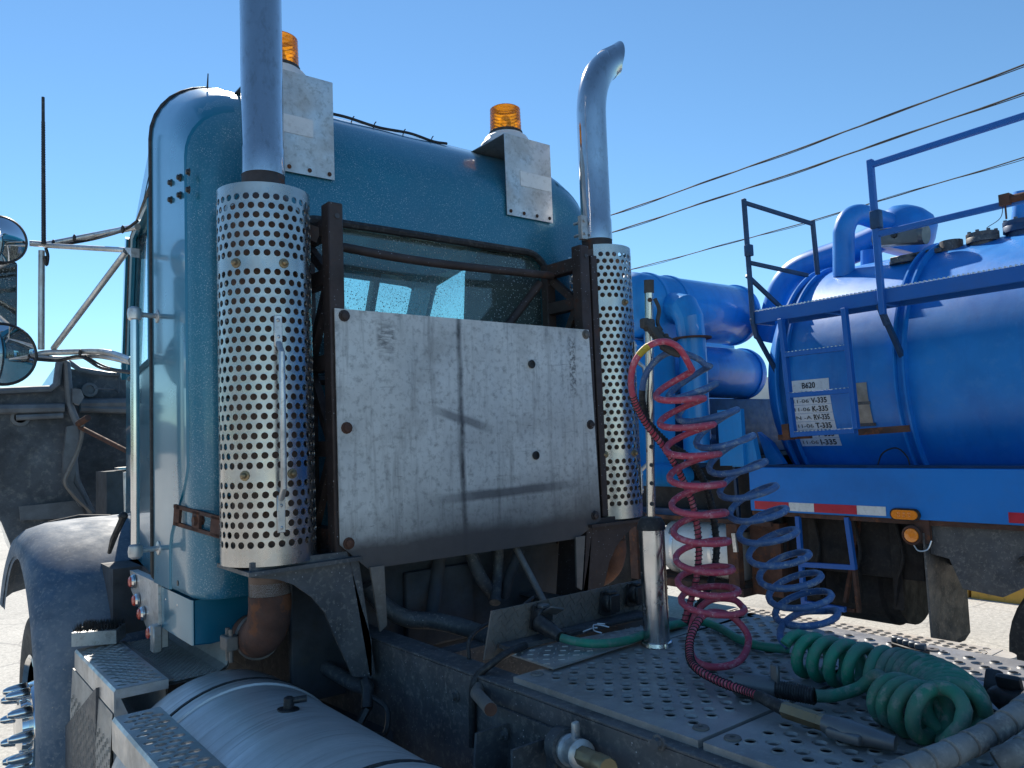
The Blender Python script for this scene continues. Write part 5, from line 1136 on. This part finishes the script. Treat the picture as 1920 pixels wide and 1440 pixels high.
wr = MB(); wr.tube(catmull([(3.200, 2.442, 1.488), (3.200, 2.402, 1.572), (3.200, 2.316, 1.604), (3.200, 2.255, 1.554), (3.200, 2.240, 1.499)], 6), .005, 6); wr.build('hose_loop', M['rubber'], TT)
# pipes on top
def tp(name, pts, r, mt='blue', n=6): m_ = MB(); m_.tube(catmull(pts, n), r, 24); return m_.build(name, M[mt], TT, smooth=60)
c1 = V((3.750, 2.868, 2.832))
tp('vent_pipe', [c1, (3.750, 2.849, 3.105), (3.750, 2.839, 3.181), (3.780, 2.813, 3.259), (3.900, 2.793, 3.303), (4.050, 2.757, 3.285), (4.300, 2.681, 3.241)], .075)
tp('vent_pipe', [(4.300, 3.883, 2.513), (4.300, 3.753, 2.867), (4.300, 3.651, 3.011), (4.300, 3.486, 3.094), (4.300, 3.155, 3.137), (4.300, 2.890, 3.186), (4.300, 2.681, 3.241)], .115)
m_ = MB(); cc = V((4.350, 2.678, 3.207)); m_.lathe([(.21, -.16), (.215, .0), (.20, .10), (.15, .16), (.08, .19), (0, .2)], cc, (.1, -.35, .9), 28); m_.build('dome_valve', M['blue'], TT)
m_ = MB(); m_.cyl((4.150, 2.855, 3.076), (4.150, 2.873, 2.832), .07, n=20); m_.build('dome_leg', M['blue'], TT)
m_ = MB(); a, b = V((3.720, 2.578, 3.051)), V((3.720, 2.291, 3.011)); m_.bar(a, b, .10, .12, bev=.012); d = (b-a).normalized(); m_.cyl(b, b+d*.03, .066, n=20); m_.cyl(a, a-d*.02, .066, n=20)
o = m_.build('valve_actuator', M['grey_metal'], TT); m_ = MB(); m_.lathe([(.022, 0), (.02, .012), (.012, .016), (0, .016)], a.lerp(b, .45)+Vector((-.05, 0, .005)), (-1, 0, 0), 16); m_.build('position_dial', M['plastic_black'], o)
m_ = MB(); p = V((3.750, 2.412, 2.895)); m_.cyl(p, p+Vector((0, 0, -.12)), .06, n=16); m_.cyl(p+Vector((0, 0, -.03)), p+Vector((0, 0, -.055)), .11, n=20); m_.cyl(p+Vector((.1, -.25, .06)), p+Vector((.1, -.25, -.06)), .07, n=14)
m_.obox(p+Vector((.06, -.05, .0)), (.1, .34, .03), None, .004); m_.build('valve_body', M['frame_black'], TT)
def hatch(c, r, h, mt, nb):
    c = V(c); m_ = MB(); m_.lathe([(r*.75, -.06), (r*.75, -.01), (r, -.01), (r, h*.45), (r*.98, h*.5), (r, h*.55), (r, h), (r*.4, h+.004), (0, h+.004)], c, (0, 0, 1), 28); o = m_.build('tank_flange', M[mt], TT)
    for k in range(nb):
        a = 2*PI*k/nb; b = MB(); q = c+Vector((r*.84*math.cos(a), r*.84*math.sin(a), h)); b.cyl(q, q+Vector((0, 0, .014)), .012, n=6); b.build('flange_bolt', M['grey_metal'], o)
hatch((3.850, 1.971, 2.912), .095, .05, 'frame_black', 8); hatch((3.900, 1.765, 2.941), .10, .06, 'blue_dark', 6)
tp('relief_valve', [(3.900, 1.764, 2.964), (3.900, 1.747, 3.063), (3.900, 1.733, 3.179)], .06)
# vessels ahead of the tank
def vessel(c0, c1, r, dome=.12, name='filter_vessel'):
    a, b = V(c0), V(c1); d = (b-a).normalized(); L = (b-a).length; m_ = MB()
    pr = [(0, -dome), (r*.5, -dome*.85), (r*.85, -dome*.4), (r, 0), (r, L), (r*.85, L+dome*.4), (r*.5, L+dome*.85), (0, L+dome)]
    m_.lathe(pr, a, d, 48); o = m_.build(name, M['blue_light'], TT, smooth=50)
    for q in (.12, .30, .96):
        w = MB(); w.lathe([(r-.002, -.02), (r+.012, -.018), (r+.012, .018), (r-.002, .02)], a+d*L*q, d, 48); w.build('vessel_band', M['blue_light'], o)
    return o
vessel((2.905, 4.200, 2.774), (4.308, 4.200, 2.786), .262); vessel((2.925, 4.250, 2.285), (4.474, 4.250, 2.260), .225)
m_ = MB(); m_.prism([(2.950, 3.950, 2.788), (3.326, 3.950, 2.841), (3.381, 3.950, 2.693), (3.161, 3.950, 2.423), (2.941, 3.950, 2.434)], (0, .15, 0)); m_.build('elbow_saddle', M['blue_light'], TT, smooth=0)
m_ = MB(); pts = [(3.164, 4.000, 2.685), (3.112, 3.900, 2.730), (3.077, 3.800, 2.699), (3.071, 3.750, 2.609), (3.089, 3.750, 2.438)]
m_.tube([V(p) for p in pts], [.10, .115, .115, .11, .105], 20, cap=True); m_.build('duct_elbow', M['blue_light'], TT, smooth=18)
m_ = MB(); a = V((3.090, 3.750, 2.454)); m_.cyl(a, a+Vector((0, 0, .012)), .150, n=32); m_.build('duct_flange', M['rusty'], TT)
m_ = MB(); m_.cyl(a-Vector((0, 0, 0)), (a.x, a.y, 1.52), .105, n=32); m_.build('duct_pipe', M['blue_light'], TT)
m_ = MB(); m_.prism([(2.866, 3.900, 2.445), (3.077, 3.900, 2.447), (2.993, 3.900, 1.392), (2.546, 3.900, 1.419), (2.615, 3.900, 2.393)], (0, .1, 0)); m_.build('blower_panel', M['blue_light'], TT, smooth=0)
m_ = MB(); m_.box(3.1, 5.2, 4.02, 4.9, 1.55, 2.02, .02); m_.prism([(4.272, 4.200, 1.996), (4.543, 4.200, 2.021), (4.518, 4.200, 1.776), (4.252, 4.200, 1.782)], (0, .2, 0)); m_.build('blower_housing', M['blue_dark'], TT)
m_ = MB(); m_.cyl((2.521, 3.900, 1.467), (3.114, 3.900, 1.413), .085, n=24); m_.build('silencer', M['blue_light'], TT)
m_ = MB(); m_.cyl((3.101, 3.750, 1.608), (3.886, 3.750, 1.555), .13, n=24); m_.build('blower', M['blue_dark'], TT)
dkb = MB(); dkb.box(3.15, 5.3, 3.35, 4.9, 1.02, 1.55); dkb.box(3.3, 5.0, -5, 3.35, .90, 1.0); dkb.build('subframe', M['under'], TT, smooth=0)
bk = MB()
for p, q, w in (((3.200, 3.635, 1.883), (3.200, 3.662, 0.986), .02), ((3.100, 3.440, 1.585), (3.100, 3.420, 1.014), .022), ((3.100, 4.459, 1.135), (3.100, 3.493, 1.142), .05), ((3.100, 4.415, 1.354), (3.100, 3.595, 1.371), .03)): bk.bar(p, q, w, w)
bk.build('blower_frame', M['blue_dark'], TT, smooth=0)
m_ = MB(); m_.box(3.02, 3.06, 3.3, 3.5, 1.50, 1.9); m_.prism([(3.05, 3.20, 1.49), (3.05, 3.42, 1.49), (3.05, 3.30, 1.72), (3.05, 3.24, 1.72)], (.05, 0, 0)); m_.build('tank_support', M['blue_light'], TT, smooth=0)
m_ = MB(); m_.prism([(3.350, 3.399, 1.732), (3.350, 3.293, 1.651), (3.350, 3.195, 1.496), (3.350, 3.326, 1.488)], (.05, 0, 0)); m_.build('tank_cradle', M['blue'], TT, smooth=0)
# white fuel tank, rusty frame
ft = MB(); ft.lathe([(0, -.02), (.18, -.01), (.205, .02), (.21, .05), (.21, .62), (.2, .65), (0, .66)], (3.20, 4.10, .865), (0, -1, 0), 40); fo = ft.build('fuel_tank', M['white_paint'], TT, smooth=45)
for y in (3.98, 3.62):
    w = MB(); w.lathe([(.2105, -.016), (.214, -.015), (.214, .015), (.2105, .016)], (3.20, y, .865), (0, -1, 0), 40); w.build('tank_strap', M['wire'], fo)
w = MB(); w.obox((3.02, 3.98, 1.0), (.02, .05, .05), Matrix.Rotation(.5, 3, 'Y'), .004); w.build('strap_buckle', M['grey_metal'], fo)
m_ = MB(); m_.box(2.99, 3.05, 3.37, 3.46, .62, 1.09); m_.box(3.0, 3.4, 3.35, 4.3, .585, .64); m_.box(2.99, 3.04, 4.32, 4.40, .60, 1.15); m_.box(3.0, 3.03, 3.1, 4.4, 1.09, 1.12); m_.box(3.1, 3.4, 3.1, 3.34, .60, 1.1); m_.build('tank_frame', M['rusty'], TT, smooth=0)
m_ = MB(); m_.bar((2.985, 3.391, 1.028), (2.985, 3.382, 0.899), .02, .03); m_.build('frame_tab', M['alu'], TT)
# step ladder under the skirt
m_ = MB()
for p, q in (((3.000, 2.893, 1.172), (3.000, 2.887, 0.598)), ((3.000, 2.555, 1.184), (3.000, 2.530, 0.865)), ((3.000, 2.892, 0.861), (3.000, 2.529, 0.879)), ((3.000, 2.886, 0.615), (3.000, 2.606, 0.611))): m_.bar(p, q, .028, .03, (1, 0, 0) if abs(V(p).z-V(q).z) > .1 else (0, 0, 1))
so_ = m_.build('side_step', M['blue_steel'], TT, smooth=0)
m_ = MB()
for p, q in (((3.020, 2.552, 1.182), (3.020, 2.528, 0.603)), ((3.200, 2.580, 1.147), (3.050, 2.631, 0.643)), ((3.200, 2.962, 0.580), (3.020, 2.548, 0.610))): m_.bar(p, q, .02, .03, (1, 0, 0))
m_.build('step_brace', M['rusty'], so_, smooth=0)
# underside, drums, mudflap, wheel
m_ = MB(); m_.lathe([(0, 0), (.28, 0), (.30, .03), (.30, .5), (.28, .52), (.30, .54), (.30, .9), (.28, .92), (.28, 1.0), (0, 1.0)], (3.62, 3.45, .72), (0, -1, 0), 36); m_.build('air_tank', M['under'], TT)
m_ = MB(); m_.box(3.2, 3.5, 2.2, 3.3, .80, 1.17, .01); m_.build('battery_box', M['under'], TT)
for y in (2.35, 2.62, 2.9, 3.15):
    m_ = MB(); m_.box(3.17, 3.2, y-.03, y+.03, .62, 1.17); m_.tube(catmull([(3.16, y-.02, 1.15), (3.14, y-.06, .95), (3.15, y-.01, .8), (3.18, y+.03, .62)], 5), .012, 6); m_.build('underside_strap', M['under'], TT, smooth=20)
m_ = MB(); m_.box(3.05, 3.5, 4.45, 5.8, .35, 1.2, .05); m_.build('front_fender', M['under'], TT)
m_ = MB(); m_.prism([(2.985, 2.10, 1.12), (3.50, 2.10, 1.12), (3.50, 2.10, .47), (3.44, 2.11, .43), (3.02, 2.11, .44)], (0, -.012, 0)); m_.build('mud_flap', M['frame_black'], TT, smooth=0)
fdr = MB()
for k in range(1):
    R = [[Vector((x, 1.25+.62*math.cos(rad(a)), .52+.60*math.sin(rad(a)))) for x in (3.0, 3.62)] for a in range(52, 165, 8)]
    fdr.loft(R, closed=False); fdr.loft([[p+Vector((0, 0, .02)) for p in r] for r in R], closed=False)
fdr.build('wheel_fender', M['frame_black'], TT, smooth=40)
fr2 = MB(); fr2.prism([(3.03, 2.08, 1.18), (3.03, .6, 1.18), (3.03, .6, .98), (3.03, 1.1, 1.08), (3.03, 1.45, 1.03), (3.03, 1.62, .86), (3.03, 1.72, .80), (3.03, 1.92, .82), (3.03, 1.98, .98), (3.03, 2.08, 1.0)], (.03, 0, 0)); fr2.build('splash_guard', M['frame_black'], TT, smooth=0)
for wy in (1.22, -.15):
    m_ = MB(); m_.lathe([(.28, -.28), (.42, -.3), (.49, -.28), (.51, -.2), (.51, .12), (.49, .15), (.40, .16), (.28, .14)], (3.2, wy, .51), (-1, 0, 0), 40); w_ = m_.build('rear_wheel', M['tyre'], TT)
    m_ = MB(); m_.lathe([(.28, .13), (.27, .05), (.12, .0), (.1, .06), (0, .06)], (3.2, wy, .51), (-1, 0, 0), 32); m_.build('rim', M['alu_dirty'], w_)
m_ = MB(); m_.box(3.0, 5.3, 4.9, 7.2, .9, 2.75, .08); m_.build('truck_cab', M['blue_light'], TT)

# ================================================================== BACKGROUND
# power lines, each a slack cable with a lashed second strand
def line(p, q, sag, lab, r=.028):
    p, q = V(p), V(q); pts = []; pts2 = []
    for i in range(91):
        t = i/90; b = p.lerp(q, t)-Vector((0, 0, sag*4*t*(1-t))); pts.append(b+Vector((0, 0, .004*math.sin(i*.9)))); pts2.append(b+Vector((0, 0, .03*math.sin(i*.37)-.008)))
    root = thing('power_line', lab, 'cable', tuple(p), 'overhead lines across the sky')
    m_ = MB(); m_.tube(pts, r, 6); m_.build('main_strand', M['rope'], root, smooth=60)
    m_ = MB(); m_.tube(pts2, r*.6, 5); m_.build('lashed_strand', M['rope'], root, smooth=60)
for a, b, sag, lab, r in (((14.182, 15.000, 8.172), (14.166, 4.749, 8.313), .25, 'highest of the three overhead lines crossing the sky', .017), ((14.189, 15.039, 7.676), (14.173, 4.788, 7.806), .25, 'middle of the three overhead lines crossing the sky', .017), ((14.628, 14.778, 6.695), (14.189, 4.872, 6.736), .35, 'lowest of the three overhead lines, thin and dark', .012)):
    a, b = V(a), V(b); d = b-a; line(a-d*.7, b+d*.7, sag, lab, r)
# yellow concrete barrier beyond the tank truck
for i in range(5):
    y0 = -1.5+i*2.45; m_ = MB(); m_.prism([(6.75, y0, 0), (7.15, y0, 0), (7.12, y0, .24), (7.05, y0, .30), (6.85, y0, .30), (6.78, y0, .24)], (0, 2.42, 0))
    tag(m_.build('concrete_barrier', M['yellow'], None, smooth=20, origin=(6.95, y0+1.2, 0)), ['nearest yellow concrete barrier block beyond the tank truck, at the right of the row', 'yellow concrete barrier block seen behind the mud flap', 'yellow concrete barrier block glimpsed under the blue side step', 'yellow concrete barrier block glimpsed beside the white fuel tank', 'farthest yellow concrete barrier block of the row'][i], 'barrier', 'yellow concrete barriers in a row')
# distant building, car and bush glimpsed between the vessel and the tank
bc = V((58.821, 41.217, 5.367))
bd = thing('far_building', 'low grey building glimpsed far off between blue vessel and tank', 'building', (bc.x, bc.y, 0))
m_ = MB(); m_.obox((bc.x, bc.y, 1.9), (9, 6, 3.8), Matrix.Rotation(rad(-50), 3, 'Z')); m_.build('wall', M['wall_grey'], bd, smooth=0)
m_ = MB(); m_.obox((bc.x, bc.y, 3.9), (9.6, 6.6, .25), Matrix.Rotation(rad(-50), 3, 'Z')); m_.build('roof', M['grey_metal'], bd, smooth=0)
RZ = Matrix.Rotation(rad(-50), 3, 'Z')
for k in range(4):
    m_ = MB(); m_.obox(V((bc.x, bc.y, 2.2))+RZ @ Vector((-3.3+2.2*k, -3.02, 0)), (1.2, .06, 1.1), RZ); m_.build('window', M['car_glass'], bd, smooth=0)
cc = V((43.325, 30.752, 2.447)); cr = thing('parked_car', 'small red car parked far off between the blue vessel and tank', 'car', (cc.x, cc.y, 0))
RZ = Matrix.Rotation(rad(-35), 3, 'Z')
def cpts(pr, w, dz=0): return [[V((cc.x, cc.y, 0))+RZ @ Vector((x, s*w/2, z)) for x, z in pr] for s in (-1, 1)]
m_ = MB(); m_.loft(cpts([(-2.1, .35), (-2.15, .75), (-1.9, .95), (1.0, .98), (2.0, .80), (2.1, .4)], 1.75), cap0=True, cap1=True); m_.build('body', M['red_car'], cr, smooth=25)
m_ = MB(); m_.loft(cpts([(-1.7, .95), (-1.3, 1.42), (.1, 1.45), (.9, .97)], 1.5), cap0=True, cap1=True); m_.build('cabin', M['car_glass'], cr, smooth=25)
for x in (-1.3, 1.3):
    for s in (-.8, .8):
        m_ = MB(); p = V((cc.x, cc.y, .32))+RZ @ Vector((x, s, 0)); d = RZ @ Vector((0, .1, 0)); m_.cyl(p-d, p+d, .32, n=16); m_.build('wheel', M['tyre'], cr)
gc_ = V((37.249, 26.653, 2.078)); gb_ = MB(); random.seed(3)
for i in range(700):
    a = random.random()*2*PI; r = random.random()**.5*1.6; p = Vector((gc_.x+r*math.cos(a), gc_.y+r*math.sin(a), 0)); d = Vector((random.uniform(-.3, .3), random.uniform(-.3, .3), random.uniform(.5, 1.2)))
    s = Vector((math.cos(a*3), math.sin(a*3), 0))*.05; gb_.add([p-s, p+s, p+d], [(0, 1, 2)])
tag(gb_.build('grass_tuft', M['grass_dry'], None, smooth=0, origin=(gc_.x, gc_.y, 0)), 'dry yellowish grass tuft far off between the blue vessel and tank', 'grass', kind='stuff')
# row of trees across the yard, beyond the left edge: they show in the cab's polished side
random.seed(11)
lf = MB()
for i in range(60):
    x = -55+random.uniform(-6, 6); y = -40+i*2.2; hh = random.uniform(4, 7)+(3 if i % 9 == 0 else 0)
    for k in range(60):
        z = hh*random.random()**.8; r = (1.9-1.2*z/hh)*random.random()**.5; a = random.random()*2*PI
        c = Vector((x+r*math.cos(a), y+r*math.sin(a), z+.3)); u = Vector((random.uniform(-1, 1), random.uniform(-1, 1), random.uniform(-1, 1))).normalized(); w, q = frame(u)
        lf.add([c-.5*w, c+.5*q, c+.5*w, c-.5*q], [(0, 1, 2, 3)])
tag(lf.build('treeline', M['leaf'], None, smooth=0, origin=(-55, 20, 0)), 'dark row of trees across the yard, mirrored in the cab side', 'trees', kind='stuff')
bpy.context.view_layer.update()
